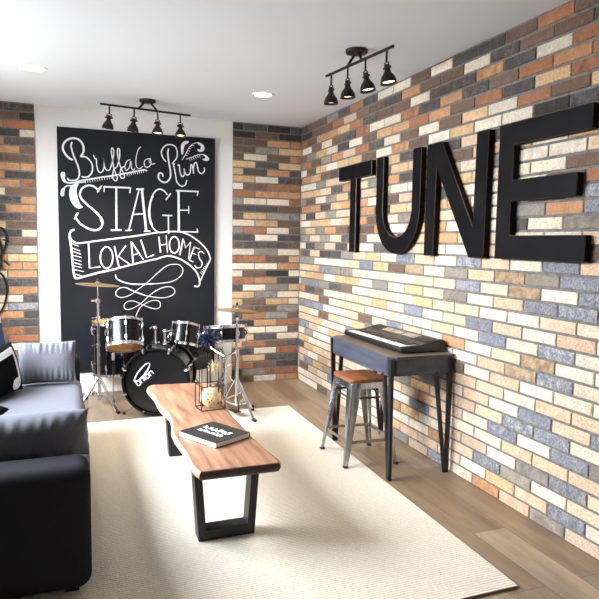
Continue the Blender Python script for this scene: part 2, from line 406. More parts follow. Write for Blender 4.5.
# ------------------------------------------------------------------ chalkboard
CHALK = {
 'script_lettering': [
  ('s',0.0141,[(-2.060,2.151),(-2.069,2.125),(-2.065,2.093),(-2.051,2.044),(-2.032,1.996),(-2.013,1.939),(-2.007,1.889),(-2.022,1.847),(-2.058,1.833),(-2.090,1.835),(-2.103,1.851)]),
  ('s',0.0191,[(-2.057,2.004),(-2.086,2.017),(-2.117,2.052),(-2.133,2.092),(-2.123,2.138),(-2.091,2.169),(-2.048,2.183),(-2.009,2.175),(-1.982,2.148),(-1.970,2.108),(-1.975,2.066),(-1.995,2.035)]),
  ('s',0.0141,[(-1.995,2.035),(-1.960,2.035),(-1.924,2.011),(-1.903,1.970),(-1.904,1.920),(-1.926,1.881),(-1.958,1.865),(-1.990,1.870)]),
  ('s',0.0108,[(-1.892,2.055),(-1.880,2.026),(-1.870,2.023),(-1.865,1.956),(-1.849,1.915),(-1.825,1.918),(-1.808,1.959),(-1.811,2.035),(-1.804,1.968),(-1.788,1.935),(-1.767,1.936),(-1.751,1.967),(-1.733,2.040),(-1.728,2.099),(-1.739,2.124),(-1.747,2.098),(-1.738,2.023),(-1.726,1.947),(-1.702,1.881),(-1.707,1.851),(-1.727,1.854),(-1.737,1.887),(-1.730,1.939),(-1.705,1.965),(-1.693,1.992),(-1.679,2.052),(-1.679,2.111),(-1.691,2.123),(-1.698,2.093),(-1.688,2.026),(-1.668,1.959),(-1.644,1.909),(-1.642,1.880),(-1.665,1.874),(-1.677,1.899),(-1.668,1.951),(-1.639,1.978)]),
  ('s',0.0083,[(-1.588,2.036),(-1.617,2.022),(-1.636,1.978),(-1.627,1.944),(-1.601,1.963),(-1.586,2.024),(-1.580,1.964),(-1.564,1.948),(-1.551,1.966)]),
  ('s',0.0083,[(-1.503,2.149),(-1.524,2.122),(-1.540,2.061),(-1.544,2.009),(-1.534,1.971),(-1.508,1.964),(-1.487,1.983)]),
  ('s',0.0091,[(-1.418,2.056),(-1.457,2.045),(-1.474,2.013),(-1.461,1.980),(-1.431,1.986),(-1.414,2.017),(-1.422,2.051),(-1.431,2.029),(-1.406,2.009),(-1.380,2.015)]),
  ('s',0.0158,[(-1.263,2.152),(-1.269,2.104),(-1.259,2.026),(-1.246,1.948),(-1.250,1.896),(-1.286,1.857),(-1.329,1.865),(-1.353,1.899),(-1.342,1.934),(-1.316,1.927),(-1.313,1.905)]),
  ('s',0.0124,[(-1.285,2.035),(-1.315,2.075),(-1.324,2.126),(-1.293,2.172),(-1.249,2.188),(-1.205,2.174),(-1.186,2.127),(-1.192,2.074),(-1.223,2.033),(-1.210,2.016)]),
  ('s',0.0124,[(-1.228,2.033),(-1.215,1.994),(-1.202,1.925),(-1.189,1.864),(-1.153,1.830),(-1.117,1.842),(-1.101,1.886)]),
  ('s',0.0124,[(-1.184,2.009),(-1.170,2.014),(-1.162,1.953),(-1.144,1.914),(-1.124,1.933),(-1.126,1.986),(-1.117,1.947),(-1.095,1.930),(-1.072,1.954),(-1.063,2.025),(-1.047,1.995),(-1.041,1.947)]),
  ('s',0.0124,[(-1.045,1.977),(-1.036,2.031),(-1.016,2.045),(-1.005,2.006),(-0.991,1.963),(-0.964,1.951),(-0.941,1.979),(-0.945,2.005)]),
 ],
 'flourish_leaves': [
  ('f',0.0000,[(-2.155,1.881),(-2.147,1.897),(-2.134,1.901),(-2.121,1.893),(-2.119,1.867),(-2.122,1.846),(-2.109,1.822),(-2.106,1.810),(-2.129,1.815),(-2.148,1.841)]),
  ('s',0.0133,[(-2.125,1.829),(-2.098,1.812),(-2.051,1.816),(-1.995,1.836),(-1.922,1.852),(-1.833,1.872),(-1.734,1.892)]),
  ('s',0.0133,[(-1.776,1.881),(-1.719,1.895),(-1.618,1.919),(-1.483,1.953),(-1.449,1.946)]),
  ('l',0.0050,[(-1.963,1.842),(-1.960,1.817)]),
  ('l',0.0050,[(-1.943,1.846),(-1.940,1.821)]),
  ('l',0.0050,[(-1.924,1.850),(-1.921,1.825)]),
  ('l',0.0050,[(-1.905,1.854),(-1.902,1.830)]),
  ('l',0.0050,[(-1.885,1.858),(-1.882,1.834)]),
  ('l',0.0050,[(-1.866,1.862),(-1.863,1.838)]),
  ('l',0.0050,[(-1.846,1.866),(-1.843,1.843)]),
  ('l',0.0050,[(-1.827,1.870),(-1.824,1.847)]),
  ('l',0.0050,[(-1.807,1.874),(-1.804,1.852)]),
  ('l',0.0050,[(-1.787,1.878),(-1.784,1.856)]),
  ('l',0.0050,[(-1.768,1.882),(-1.765,1.860)]),
  ('l',0.0050,[(-1.748,1.886),(-1.745,1.865)]),
  ('l',0.0050,[(-1.618,1.918),(-1.615,1.896)]),
  ('l',0.0050,[(-1.602,1.922),(-1.598,1.900)]),
  ('l',0.0050,[(-1.585,1.926),(-1.582,1.904)]),
  ('l',0.0050,[(-1.568,1.931),(-1.565,1.909)]),
  ('l',0.0050,[(-1.551,1.935),(-1.548,1.913)]),
  ('l',0.0050,[(-1.534,1.939),(-1.531,1.917)]),
  ('l',0.0050,[(-1.517,1.944),(-1.514,1.922)]),
  ('l',0.0050,[(-1.500,1.948),(-1.497,1.926)]),
  ('l',0.0050,[(-1.483,1.953),(-1.480,1.930)]),
  ('f',0.0000,[(-2.158,1.725),(-2.150,1.758),(-2.126,1.772),(-2.122,1.764),(-2.127,1.743),(-2.131,1.705),(-2.147,1.699),(-2.159,1.708)]),
  ('s',0.0108,[(-2.134,1.763),(-2.106,1.787),(-2.067,1.791),(-2.019,1.815),(-1.955,1.828)]),
  ('f',0.0000,[(-2.079,1.783),(-2.051,1.798),(-2.015,1.808),(-2.029,1.772),(-2.030,1.731),(-2.017,1.672),(-2.002,1.635),(-1.984,1.615),(-2.015,1.601),(-2.046,1.614),(-2.069,1.645),(-2.085,1.682),(-2.090,1.728)]),
  ('f',0.0000,[(-1.151,2.191),(-1.139,2.213),(-1.117,2.228),(-1.083,2.228),(-1.094,2.208),(-1.115,2.197),(-1.128,2.166),(-1.135,2.113),(-1.147,2.112),(-1.154,2.155)]),
  ('s',0.0083,[(-1.144,2.060),(-1.108,2.119),(-1.081,2.174),(-1.036,2.212),(-0.991,2.221)]),
  ('f',0.0000,[(-1.005,2.226),(-0.977,2.221),(-0.953,2.205),(-0.942,2.179),(-0.950,2.156),(-0.973,2.143),(-1.000,2.148),(-1.005,2.166),(-0.991,2.162),(-0.977,2.172),(-0.977,2.194),(-1.000,2.208)]),
  ('s',0.0075,[(-1.108,2.069),(-1.063,2.087),(-1.009,2.112),(-0.964,2.120)]),
  ('f',0.0000,[(-0.968,2.124),(-0.936,2.119),(-0.911,2.103),(-0.898,2.082),(-0.913,2.067),(-0.945,2.067),(-0.962,2.080),(-0.945,2.083),(-0.932,2.091),(-0.941,2.106)]),
  ('l',0.0050,[(-1.117,2.105),(-1.095,2.101)]),
  ('l',0.0050,[(-1.106,2.125),(-1.085,2.121)]),
  ('l',0.0050,[(-1.095,2.145),(-1.074,2.142)]),
  ('l',0.0050,[(-1.085,2.165),(-1.063,2.162)]),
  ('l',0.0050,[(-1.072,2.182),(-1.051,2.178)]),
  ('l',0.0050,[(-1.058,2.195),(-1.036,2.192)]),
  ('l',0.0050,[(-1.081,2.079),(-1.070,2.056)]),
  ('l',0.0050,[(-1.063,2.086),(-1.052,2.064)]),
  ('l',0.0050,[(-1.045,2.094),(-1.034,2.072)]),
  ('l',0.0050,[(-1.027,2.102),(-1.016,2.080)]),
  ('l',0.0050,[(-1.009,2.111),(-0.998,2.088)]),
  ('l',0.0050,[(-0.991,2.114),(-0.980,2.092)]),
 ],
 'stage_lettering': [
  ('s',0.0191,[(-1.855,1.748),(-1.871,1.775),(-1.899,1.794),(-1.939,1.798),(-1.984,1.774),(-2.004,1.732),(-1.997,1.690),(-1.958,1.645),(-1.902,1.597),(-1.854,1.552),(-1.827,1.501),(-1.837,1.450),(-1.876,1.423),(-1.929,1.429),(-1.993,1.463),(-2.030,1.504),(-2.041,1.533),(-2.023,1.567)]),
  ('s',0.0183,[(-1.974,1.662),(-1.902,1.594),(-1.850,1.541),(-1.832,1.492)]),
  ('f',0.0000,[(-1.868,1.736),(-1.860,1.776),(-1.824,1.806),(-1.839,1.773)]),
  ('l',0.0116,[(-2.056,1.512),(-2.036,1.529)]),
  ('l',0.0158,[(-1.814,1.793),(-1.595,1.794)]),
  ('l',0.0108,[(-1.810,1.750),(-1.810,1.794)]),
  ('l',0.0133,[(-1.591,1.796),(-1.597,1.749)]),
  ('l',0.0183,[(-1.710,1.791),(-1.712,1.429)]),
  ('l',0.0166,[(-1.759,1.425),(-1.669,1.429)]),
  ('l',0.0166,[(-1.542,1.785),(-1.478,1.789)]),
  ('l',0.0133,[(-1.519,1.783),(-1.608,1.429)]),
  ('l',0.0232,[(-1.495,1.784),(-1.460,1.425)]),
  ('l',0.0141,[(-1.571,1.566),(-1.473,1.574)]),
  ('l',0.0124,[(-1.639,1.424),(-1.581,1.430)]),
  ('l',0.0133,[(-1.480,1.421),(-1.425,1.425)]),
  ('s',0.0133,[(-1.273,1.746),(-1.303,1.780),(-1.343,1.794),(-1.382,1.772),(-1.413,1.714),(-1.433,1.635),(-1.437,1.564),(-1.423,1.495),(-1.388,1.438),(-1.345,1.415),(-1.296,1.420),(-1.264,1.430)]),
  ('s',0.0199,[(-1.401,1.736),(-1.424,1.670),(-1.431,1.600),(-1.427,1.530),(-1.408,1.473)]),
  ('l',0.0133,[(-1.244,1.762),(-1.288,1.703)]),
  ('l',0.0141,[(-1.320,1.566),(-1.232,1.566)]),
  ('l',0.0124,[(-1.267,1.564),(-1.265,1.403)]),
  ('l',0.0232,[(-1.176,1.790),(-1.174,1.425)]),
  ('l',0.0149,[(-1.198,1.788),(-0.998,1.788)]),
  ('l',0.0108,[(-1.000,1.793),(-1.007,1.752)]),
  ('l',0.0116,[(-1.171,1.616),(-1.086,1.619)]),
  ('l',0.0108,[(-1.085,1.656),(-1.085,1.589)]),
  ('l',0.0133,[(-1.212,1.425),(-1.004,1.425)]),
  ('l',0.0116,[(-1.008,1.456),(-1.004,1.419)]),
 ],
 'banner': [
  ('s',0.0199,[(-2.053,1.424),(-2.083,1.409),(-2.094,1.368),(-2.087,1.309),(-2.080,1.242),(-2.074,1.157),(-2.069,1.080),(-2.060,1.027),(-2.044,1.010),(-2.000,1.020),(-1.852,1.061),(-1.719,1.090)]),
  ('s',0.0158,[(-2.094,1.381),(-2.081,1.341),(-2.053,1.317),(-2.011,1.310),(-1.808,1.341),(-1.556,1.378),(-1.383,1.410),(-1.323,1.415),(-1.240,1.424),(-1.157,1.422),(-1.072,1.392),(-0.976,1.325),(-0.911,1.251),(-0.884,1.182)]),
  ('s',0.0166,[(-1.852,1.061),(-1.812,1.067),(-1.601,1.124),(-1.402,1.173),(-1.385,1.174),(-1.324,1.195),(-1.262,1.206),(-1.178,1.185),(-1.094,1.138),(-1.024,1.074),(-0.992,1.010),(-0.985,0.956),(-1.003,0.929),(-1.037,0.935)]),
  ('s',0.0124,[(-0.882,1.187),(-0.933,1.079),(-0.978,0.983)]),
  ('l',0.0083,[(-2.083,1.309),(-2.024,1.283)]),
  ('l',0.0083,[(-2.080,1.271),(-2.012,1.242)]),
  ('l',0.0083,[(-2.078,1.243),(-2.005,1.215)]),
  ('l',0.0083,[(-2.077,1.208),(-2.001,1.187)]),
  ('l',0.0083,[(-2.074,1.175),(-2.002,1.155)]),
  ('l',0.0083,[(-2.072,1.147),(-1.998,1.125)]),
  ('l',0.0083,[(-2.071,1.118),(-1.999,1.101)]),
  ('l',0.0083,[(-2.067,1.086),(-1.985,1.067)]),
  ('l',0.0083,[(-2.062,1.048),(-2.001,1.029)]),
  ('l',0.0066,[(-0.981,1.058),(-0.952,1.037)]),
  ('l',0.0066,[(-0.971,1.072),(-0.944,1.052)]),
  ('l',0.0066,[(-0.961,1.086),(-0.935,1.067)]),
  ('l',0.0066,[(-0.951,1.100),(-0.926,1.082)]),
  ('l',0.0066,[(-0.940,1.114),(-0.918,1.097)]),
  ('l',0.0066,[(-0.930,1.128),(-0.909,1.112)]),
  ('l',0.0066,[(-0.920,1.142),(-0.900,1.127)]),
  ('l',0.0066,[(-0.910,1.156),(-0.892,1.142)]),
  ('l',0.0066,[(-0.899,1.170),(-0.883,1.157)]),
 ],
 'banner_lettering': [
  ('l',0.0149,[(-1.943,1.313),(-1.938,1.097),(-1.850,1.108)]),
  ('s',0.0141,[(-1.745,1.189),(-1.750,1.153),(-1.761,1.123),(-1.778,1.103),(-1.798,1.095),(-1.818,1.103),(-1.834,1.123),(-1.845,1.153),(-1.848,1.188),(-1.844,1.223),(-1.832,1.253),(-1.815,1.274),(-1.796,1.281),(-1.776,1.274),(-1.760,1.254),(-1.749,1.224),(-1.745,1.189)]),
  ('l',0.0141,[(-1.732,1.290),(-1.694,1.104)]),
  ('l',0.0133,[(-1.635,1.294),(-1.700,1.200),(-1.603,1.131)]),
  ('l',0.0141,[(-1.589,1.330),(-1.574,1.140)]),
  ('l',0.0133,[(-1.589,1.330),(-1.487,1.172)]),
  ('l',0.0108,[(-1.581,1.210),(-1.530,1.226)]),
  ('l',0.0149,[(-1.507,1.346),(-1.458,1.190),(-1.395,1.215)]),
  ('l',0.0149,[(-1.351,1.378),(-1.336,1.234)]),
  ('l',0.0083,[(-1.287,1.390),(-1.276,1.235)]),
  ('l',0.0108,[(-1.342,1.302),(-1.282,1.311)]),
  ('s',0.0141,[(-1.171,1.306),(-1.174,1.278),(-1.184,1.254),(-1.198,1.238),(-1.215,1.232),(-1.232,1.238),(-1.246,1.253),(-1.255,1.277),(-1.258,1.305),(-1.255,1.333),(-1.245,1.357),(-1.231,1.373),(-1.214,1.379),(-1.198,1.374),(-1.183,1.358),(-1.174,1.334),(-1.171,1.306)]),
  ('l',0.0149,[(-1.166,1.214),(-1.136,1.361)]),
  ('l',0.0100,[(-1.136,1.361),(-1.113,1.281),(-1.067,1.334)]),
  ('l',0.0075,[(-1.067,1.334),(-1.088,1.180)]),
  ('l',0.0141,[(-1.035,1.289),(-1.081,1.170)]),
  ('l',0.0100,[(-1.038,1.289),(-0.985,1.271)]),
  ('l',0.0091,[(-1.055,1.234),(-1.017,1.221)]),
  ('l',0.0124,[(-1.081,1.172),(-1.044,1.153)]),
  ('s',0.0124,[(-0.944,1.229),(-0.971,1.250),(-0.996,1.231),(-0.987,1.186),(-0.963,1.147),(-0.974,1.108),(-1.011,1.100),(-1.032,1.124)]),
 ],
 'flourish_scroll': [
  ('s',0.0124,[(-1.726,1.042),(-1.715,1.007),(-1.670,0.978),(-1.580,0.956),(-1.465,0.955),(-1.395,0.957)]),
  ('s',0.0083,[(-1.465,0.955),(-1.336,0.961),(-1.229,0.980),(-1.157,1.028),(-1.139,1.083),(-1.169,1.125),(-1.229,1.131),(-1.288,1.113),(-1.371,1.047),(-1.453,0.970),(-1.546,0.900),(-1.604,0.859),(-1.672,0.839),(-1.717,0.855),(-1.722,0.890),(-1.688,0.922),(-1.637,0.925),(-1.569,0.892),(-1.477,0.855),(-1.372,0.834),(-1.290,0.833),(-1.224,0.859),(-1.212,0.896),(-1.242,0.926),(-1.301,0.927),(-1.372,0.898),(-1.431,0.857),(-1.501,0.792),(-1.559,0.752),(-1.616,0.732),(-1.650,0.742),(-1.652,0.777),(-1.621,0.803),(-1.570,0.805),(-1.501,0.774),(-1.420,0.739),(-1.361,0.735),(-1.340,0.765),(-1.355,0.801),(-1.408,0.808),(-1.466,0.785),(-1.513,0.751),(-1.542,0.703),(-1.560,0.650)]),
  ('s',0.0116,[(-1.637,0.925),(-1.569,0.892),(-1.477,0.855)]),
 ],
}

cb=thing('chalkboard','tall black chalkboard with white hand lettering on the back wall','chalkboard',(-1.513,0,.19))
MB().box((-2.178,-.02,.187),(-.845,.0145,2.27)).build('board_panel','board',cb,smooth=False,bevel=.002)
bmx=Matrix(((1,0,0,0),(0,0,-1,-.0203),(0,1,0,0),(0,0,0,1)))
LAY[0]=0
for nm,L in CHALK.items():
    mb=MB()
    for kd,w,pts in L:
        if kd=='f':
            P=[(v.x,v.y) for v in catmull([(x,z,0) for x,z in pts],True,3)]
            mb.prism(P,.0012,bmx)
        elif kd=='s':
            w*=.82
            ribbon(mb,[(v.x,v.y) for v in catmull([(x,z,0) for x,z in pts],False,6)],w,bmx)
        else: ribbon(mb,pts,w*.85,bmx)
    mb.build(nm,'chalk',cb,smooth=False)

# ------------------------------------------------------------------ wall letters
LD=.04
lmx=Matrix(((0,0,-1,-.0012),(-1,0,0,0),(0,1,0,0),(0,0,0,1)))   # (s,z,depth) -> (-depth,-s,z)
def letter(name,label,polys,rim):
    t=thing('letter_sign',label,'letter sign',(0,-sum(p[0] for p in rim)/len(rim),1.275),'metal letters on the brick wall')
    mb=MB()
    for P in polys: mb.prism(P,LD,lmx)
    mb.build('letter_body',['letter','letter_edge'],t,smooth=False,bevel=.0035,seg=1,bmat=1)
    return t
zb,zt=1.276,1.952
letter('letter_t','black metal letter T, first letter over the piano keyboard',[[(1.19,zb),(1.295,zb),(1.295,1.842),(1.54,1.842),(1.54,zt),(.973,zt),(.973,1.842),(1.19,1.842)]],[(.973,0),(1.54,0)])
u0,u1=1.623,2.207; st=.1; ra=(u1-u0)/2; uc=(u0+u1)/2; hz=zb+.30
out=[(u0,zt)]; inn=[]
P=[(u0,zt)]+[(uc-ra*math.cos(PI*i/24), hz-.30*math.sin(PI*i/24)) for i in range(25)]+[(u1,zt),(u1-st,zt)]
ri=ra-st
P+=[(uc+ri*math.cos(PI*i/24), hz-.185*math.sin(PI*i/24)) for i in range(25)]+[(u0+st,zt)]
letter('letter_u','black metal letter U with a rounded bottom, right after the T',[P],[(u0,0),(u1,0)])
letter('letter_n','black metal letter N with a slanting middle, just before the E',[[(2.27,zb),(2.37,zb),(2.382,1.80),(2.722,zb),(2.853,zb),(2.858,zt),(2.755,zt),(2.749,1.45),(2.428,zt),(2.27,zt)]],[(2.27,0),(2.855,0)])
letter('letter_e','black metal letter E, last and largest looking letter on the brick wall',[[(2.943,zb),(3.534,zb),(3.534,1.396),(3.05,1.396),(3.05,1.565),(3.47,1.565),(3.47,1.67),(3.055,1.67),(3.055,1.842),(3.536,1.842),(3.536,zt),(2.943,zt)]],[(2.943,0),(3.534,0)])

# ------------------------------------------------------------------ ceiling lights
def recessed(label,x,y):
    t=thing('recessed_light',label,'ceiling light',(x,y,H),'recessed lights in the ceiling')
    mb=MB(); mb.lathe([(.062,-.002),(.072,-.006),(.083,-.004),(.085,0)],Matrix.Translation((x,y,H-.0005)),40)
    mb.build('trim_ring','trim',t)
    mb=MB(); mb.lathe([(.0005,-.003),(.03,-.003),(.0625,-.003)],Matrix.Translation((x,y,H-.0005)),40)
    mb.build('lens',mat('lit_lens',(255,250,240),.5,emit=(255,246,232),estr=6.),t,recalc=False)
    L=bpy.data.lights.new('recessed_lamp','SPOT'); L.energy=E_REC; L.color=(1,.92,.83); L.spot_size=R(125); L.spot_blend=.6; L.shadow_soft_size=.06
    o=bpy.data.objects.new('recessed_lamp',L); C.objects.link(o); o.location=(x,y,H-.02)
recessed('round recessed light shining in the white ceiling above the chalkboard\'s left side',-2.294,-1.14)
recessed('round recessed light shining in the white ceiling between the two track lights',-.728,-1.087)

def track(label,A,B,can,fr,heads,glow,aim):
    t=thing('track_light',label,'track light',(can[0],can[1],H),'four-lamp track lights on the ceiling')
    A=V(A);B=V(B); cx,cy=can; d=(B-A).normalized()
    mb=MB(); mb.lathe([(.0005,-.024),(.045,-.024),(.062,-.018),(.064,-.001)],Matrix.Translation((cx,cy,H)),32); mb.build('canopy','bronze',t,recalc=True)
    MB().tube([A,B],.0085,10).build('bar','bronze',t)
    mid=A+d*((V((cx,cy,A.z))-A).dot(d))
    for s in (-1,1):
        a=V((cx,cy,H-.022))+d*.03*s; b=mid+d*.075*s
        MB().tube([a,a+V((0,0,-.004)),b],.0085,8).build('arm','bronze',t)
    for i,f in enumerate(heads):
        p=A+(B-A)*f; p.z-=.006
        ax=V(aim[i]).normalized()
        top=p+V((0,0,-.060))
        MBs=MB(); MBs.tube([p,top],.006,8)
        # yoke holding the lamp by its neck
        side=d
        piv=top+ax*.030
        for s in (-1,1):
            MBs.tube([top,top+side*s*.017+V((0,0,-.004)),piv+side*s*.019],.0035,6)
            MBs.cyl(piv+side*s*.016,piv+side*s*.028,.007,n=10)
        MBs.build('stem','bronze',t)
        q=top+ax*.012
        mx=frame_z(q,ax)
        pr=[(.0005,0),(.010,0),(.015,.004),(.0155,.034),(.019,.040),(.024,.050),(.034,.062),(.041,.078),(.0435,.094),(.045,.100),(.043,.100),(.0405,.092),(.038,.078),(.031,.064),(.020,.054),(.0005,.054)]
        h=MB().lathe(pr,mx,28).build('lamp_shade','bronze',t,ang=50)
        bu=MB(); bu.lathe([(.0005,.056),(.018,.060),(.031,.074),(.0365,.086),(.0005,.088)],mx,20)
        e=glow[i]
        bu.build('bulb',mat('lamp_bulb',(255,236,205),.4,emit=(255,226,186),estr=e),h)
        L=bpy.data.lights.new('track_lamp','SPOT'); L.energy=E_TRK*(3. if can[0]<-1 else 1); L.color=(1,.82,.62); L.spot_size=R(95); L.spot_blend=.7; L.shadow_soft_size=.03
        o=bpy.data.objects.new('track_lamp',L); C.objects.link(o); o.matrix_world=frame_z(q+ax*.104,-ax)
track('dark bronze track light over the chalkboard, its bar parallel to the back wall',(-1.862,-.597,2.366),(-1.160,-.503,2.356),(-1.503,-.535),None,(.095,.36,.62,.88),(1.5,1.5,5,5),[(-.12,.10,-1),(-.1,.08,-1),(-.03,-.10,-1),(0,-.10,-1)])
track('dark bronze track light near the brick wall, nearest lamp tilted toward it',(-.605,-2.0,2.366),(-.528,-2.685,2.358),(-.555,-2.312),None,(.085,.36,.63,.92),(2.5,4,2.5,5),[(.02,.02,-1),(.04,.0,-1),(.12,-.12,-1),(.1,-.1,-1)])

# ------------------------------------------------------------------ coffee table (live edge slab on two steel loops)
ct=thing('coffee_table','live edge wooden coffee table on black steel loop legs, standing on the rug','coffee table',(-1.45,-2.33,0))
L_=[(-1.618,-3.118),(-1.634,-3.04),(-1.632,-2.87),(-1.641,-2.68),(-1.640,-2.53),(-1.617,-2.39),(-1.612,-2.24),(-1.634,-2.03),(-1.634,-1.80),(-1.648,-1.62),(-1.640,-1.54),(-1.612,-1.497)]
R_=[(-1.225,-1.535),(-1.205,-1.60),(-1.212,-1.80),(-1.245,-2.05),(-1.276,-2.3),(-1.276,-2.55),(-1.276,-2.80),(-1.262,-3.0),(-1.254,-3.09),(-1.268,-3.122)]
Lc=[(v.x,v.y) for v in catmull([(x,y,0) for x,y in L_],False,4)]; Rc=[(v.x,v.y) for v in catmull([(x,y,0) for x,y in R_],False,4)]
ol=Lc+Rc; n=len(ol); cx=sum(p[0] for p in ol)/n
sl=MB()
def ring(off,z): return [((x+(off if x<cx else -off)), y+(off*.6 if y<-2.33 else -off*.6), z) for x,y in ol]
rings=[ring(.016,.347),ring(.004,.352),ring(-.002,.365),ring(0,.380),ring(.006,.388),ring(.013,.390)]
vs=sum(rings,[]); fs=[];ms=[]
for i in range(len(rings)-1):
    for j in range(n):
        j2=(j+1)%n; fs.append((i*n+j,i*n+j2,(i+1)*n+j2,(i+1)*n+j))
        front = ol[j][1]<-3.11 and ol[j2][1]<-3.11
        ms.append(2 if front and i<4 else (1 if i<4 else 0))
sl.v=[V(v) for v in vs]; sl.f=fs+[tuple(range(n-1,-1,-1)),tuple((len(rings)-1)*n+j for j in range(n))]; sl.m=ms+[2,0]
sl.build('tabletop',['slab','slab_edge','slab_end'],ct,ang=50)
def ct_leg(y,dx=0):
    # trapezoid loop of flat bar, slightly wider at the top
    w=.078; t=.036; zt=.346; zb=.012
    xo0,xi0=-1.592+dx,-1.334; xo1,xi1=-1.614+dx,-1.312
    o=[(xo0,zb),(xi0,zb),(xi1,zt),(xo1,zt)]; k=(xo1-xo0)/(zt-zb)
    i_=[(xo0+t+k*t,zb+t+.012),(xi0-t-k*t,zb+t+.012),(xi1-t,zt-.016),(xo1+t,zt-.016)]
    mb=MB(); vs=[]
    for yy in (y-w/2,y+w/2):
        vs+=[(x,yy,z) for x,z in o]+[(x,yy,z) for x,z in i_]
    fs=[]
    for a in range(4):
        b=(a+1)%4
        fs+=[(a,b,4+b,4+a),(8+a,12+a,12+b,8+b),(a,8+a,8+b,b),(4+a,4+b,12+b,12+a)]
    mb.add(vs,fs); mb.build('leg','leg_black',ct,smooth=False,bevel=.002)
ct_leg(-2.935); ct_leg(-1.815,.045)

# ------------------------------------------------------------------ book
bc=V((-1.458,-2.690,.3905)); bk=thing('book','black hardcover book with white brush lettering lying on the coffee table','book',bc)
ux=V((.223,.123,0)).normalized(); uy=V((-ux.y,ux.x,0))
bm4=Matrix((ux,uy,V((0,0,1)))).transposed().to_4x4(); bm4.translation=bc
bw,bh=.112,.135
cv=MB(); cv.box((-bw,-bh,0),(bw,bh,.0025),0,bm4); cv.box((-bw,-bh,.0235),(bw,bh,.026),0,bm4); cv.box((bw-.003,-bh,.0025),(bw,bh,.0235),0,bm4)
cv.build('cover','book_cover',bk,smooth=False,bevel=.0008)
MB().box((-bw+.002,-bh+.003,.0026),(bw-.0035,bh-.003,.0234),0,bm4).build('pages','paper',bk,smooth=False)
lt=MB(); tm=bm4@Matrix.Translation((0,.0,.0292))
rg=random.Random(3)
# bold brush capitals, two tight lines running along the length of the cover
def stroke(pts,w): ribbon(lt,[(v.x,v.y) for v in catmull([(x,y,0) for x,y in pts],False,4)],w,tm,t=.0006)
def glyph(segs,ox,oy,sx,sy,w):
    for sg in segs: stroke([(ox+x*sx,oy+y*sy) for x,y in sg],w)
tm=bm4@Matrix.Translation((0,0,.0262))@Matrix.Rotation(R(-90),4,'Z')
def brush(ox,oy,sx,sy,w):
    # the lettering is too small to read: loose brush marks of the same size and weight
    for q in range(3):
        glyph([[(rg.uniform(0,.4),rg.uniform(.6,1)),(rg.uniform(.2,.8),rg.uniform(.3,.7)),(rg.uniform(.4,1),rg.uniform(0,.4))] if q else [(rg.uniform(0,.3),rg.uniform(0,.3)),(rg.uniform(.3,.7),rg.uniform(.4,1)),(rg.uniform(.7,1),rg.uniform(.1,.9))]],ox,oy,sx,sy,w)
for i in range(6): brush(-.095+i*.032,.000,.028,.042,.0075)
for i in range(6): brush(-.085+i*.029,-.042,.025,.034,.006)
lt.build('cover_lettering','logo_white',bk,smooth=False)

# ------------------------------------------------------------------ wire sculpture with star bursts, and the gold ball in it
S0=V((-1.364,-2.172,.3905))
ws=thing('wire_sculpture','black wire cube sculpture with a dark blue and a gold starburst, on the coffee table','sculpture',S0,)
smx=Matrix.Translation(S0)@Matrix.Rotation(R(6),4,'Z')
def wirebox(hx,hy,h,ox,oy,r=.0028,z0=.003):
    mb=MB(); c=[(-hx,-hy),(hx,-hy),(hx,hy),(-hx,hy)]
    P=lambda i,z: smx@V((ox+c[i%4][0],oy+c[i%4][1],z))
    for i in range(4):
        mb.tube([P(i,z0),P(i,h)],r,6)
        for z in (z0,h): mb.tube([P(i,z),P(i+1,z)],r,6)
    return mb
wirebox(.069,.058,.137,0,0).build('cube_frame','black_metal',ws)
wirebox(.034,.030,.320,.062,.100,.0025,.0035).build('tall_frame','black_metal',ws)
wirebox(.024,.024,.345,.000,.102,.0025,.0035).build('tall_frame','black_metal',ws)
def burst(name,c,r,m,seed,nn,rr,par):
    g=random.Random(seed); mb=MB(); c=V(c)
    for i in range(nn):
        z=1-2*(i+.5)/nn; a=i*2.39996; q=math.sqrt(1-z*z); d=V((q*math.cos(a),q*math.sin(a),z))
        mb.tube([c,c+d*r*.5,c+d*r*g.uniform(.85,1.05)],[rr,rr*1.3,rr*.35],5)
    mb.sphere(c,r*.22,8)
    return mb.build(name,m,par)
burst('blue_starburst',smx@V((.020,.100,.385)),.072,'blue_metal',1,46,.0040,ws)
burst('gold_starburst',smx@V((.060,.100,.215)),.046,'gold',2,40,.0026,ws)
oc=smx@V((0,0,.0625))
ob=thing('gold_ball','gold openwork wire ball resting inside the wire cube','ornament',(oc.x,oc.y,S0.z+.003))
mb=MB(); g=random.Random(4)
for i in range(34):
    d=V((g.gauss(0,1),g.gauss(0,1),g.gauss(0,1))).normalized(); m=frame_z(oc,d); off=g.uniform(-.034,.034); r=math.sqrt(.0535**2-off**2)
    mb.tube([m@V((r*math.cos(2*PI*j/20),r*math.sin(2*PI*j/20),off)) for j in range(20)],.0019,5,closed=True)
mb.build('wire_ball','gold',ob)

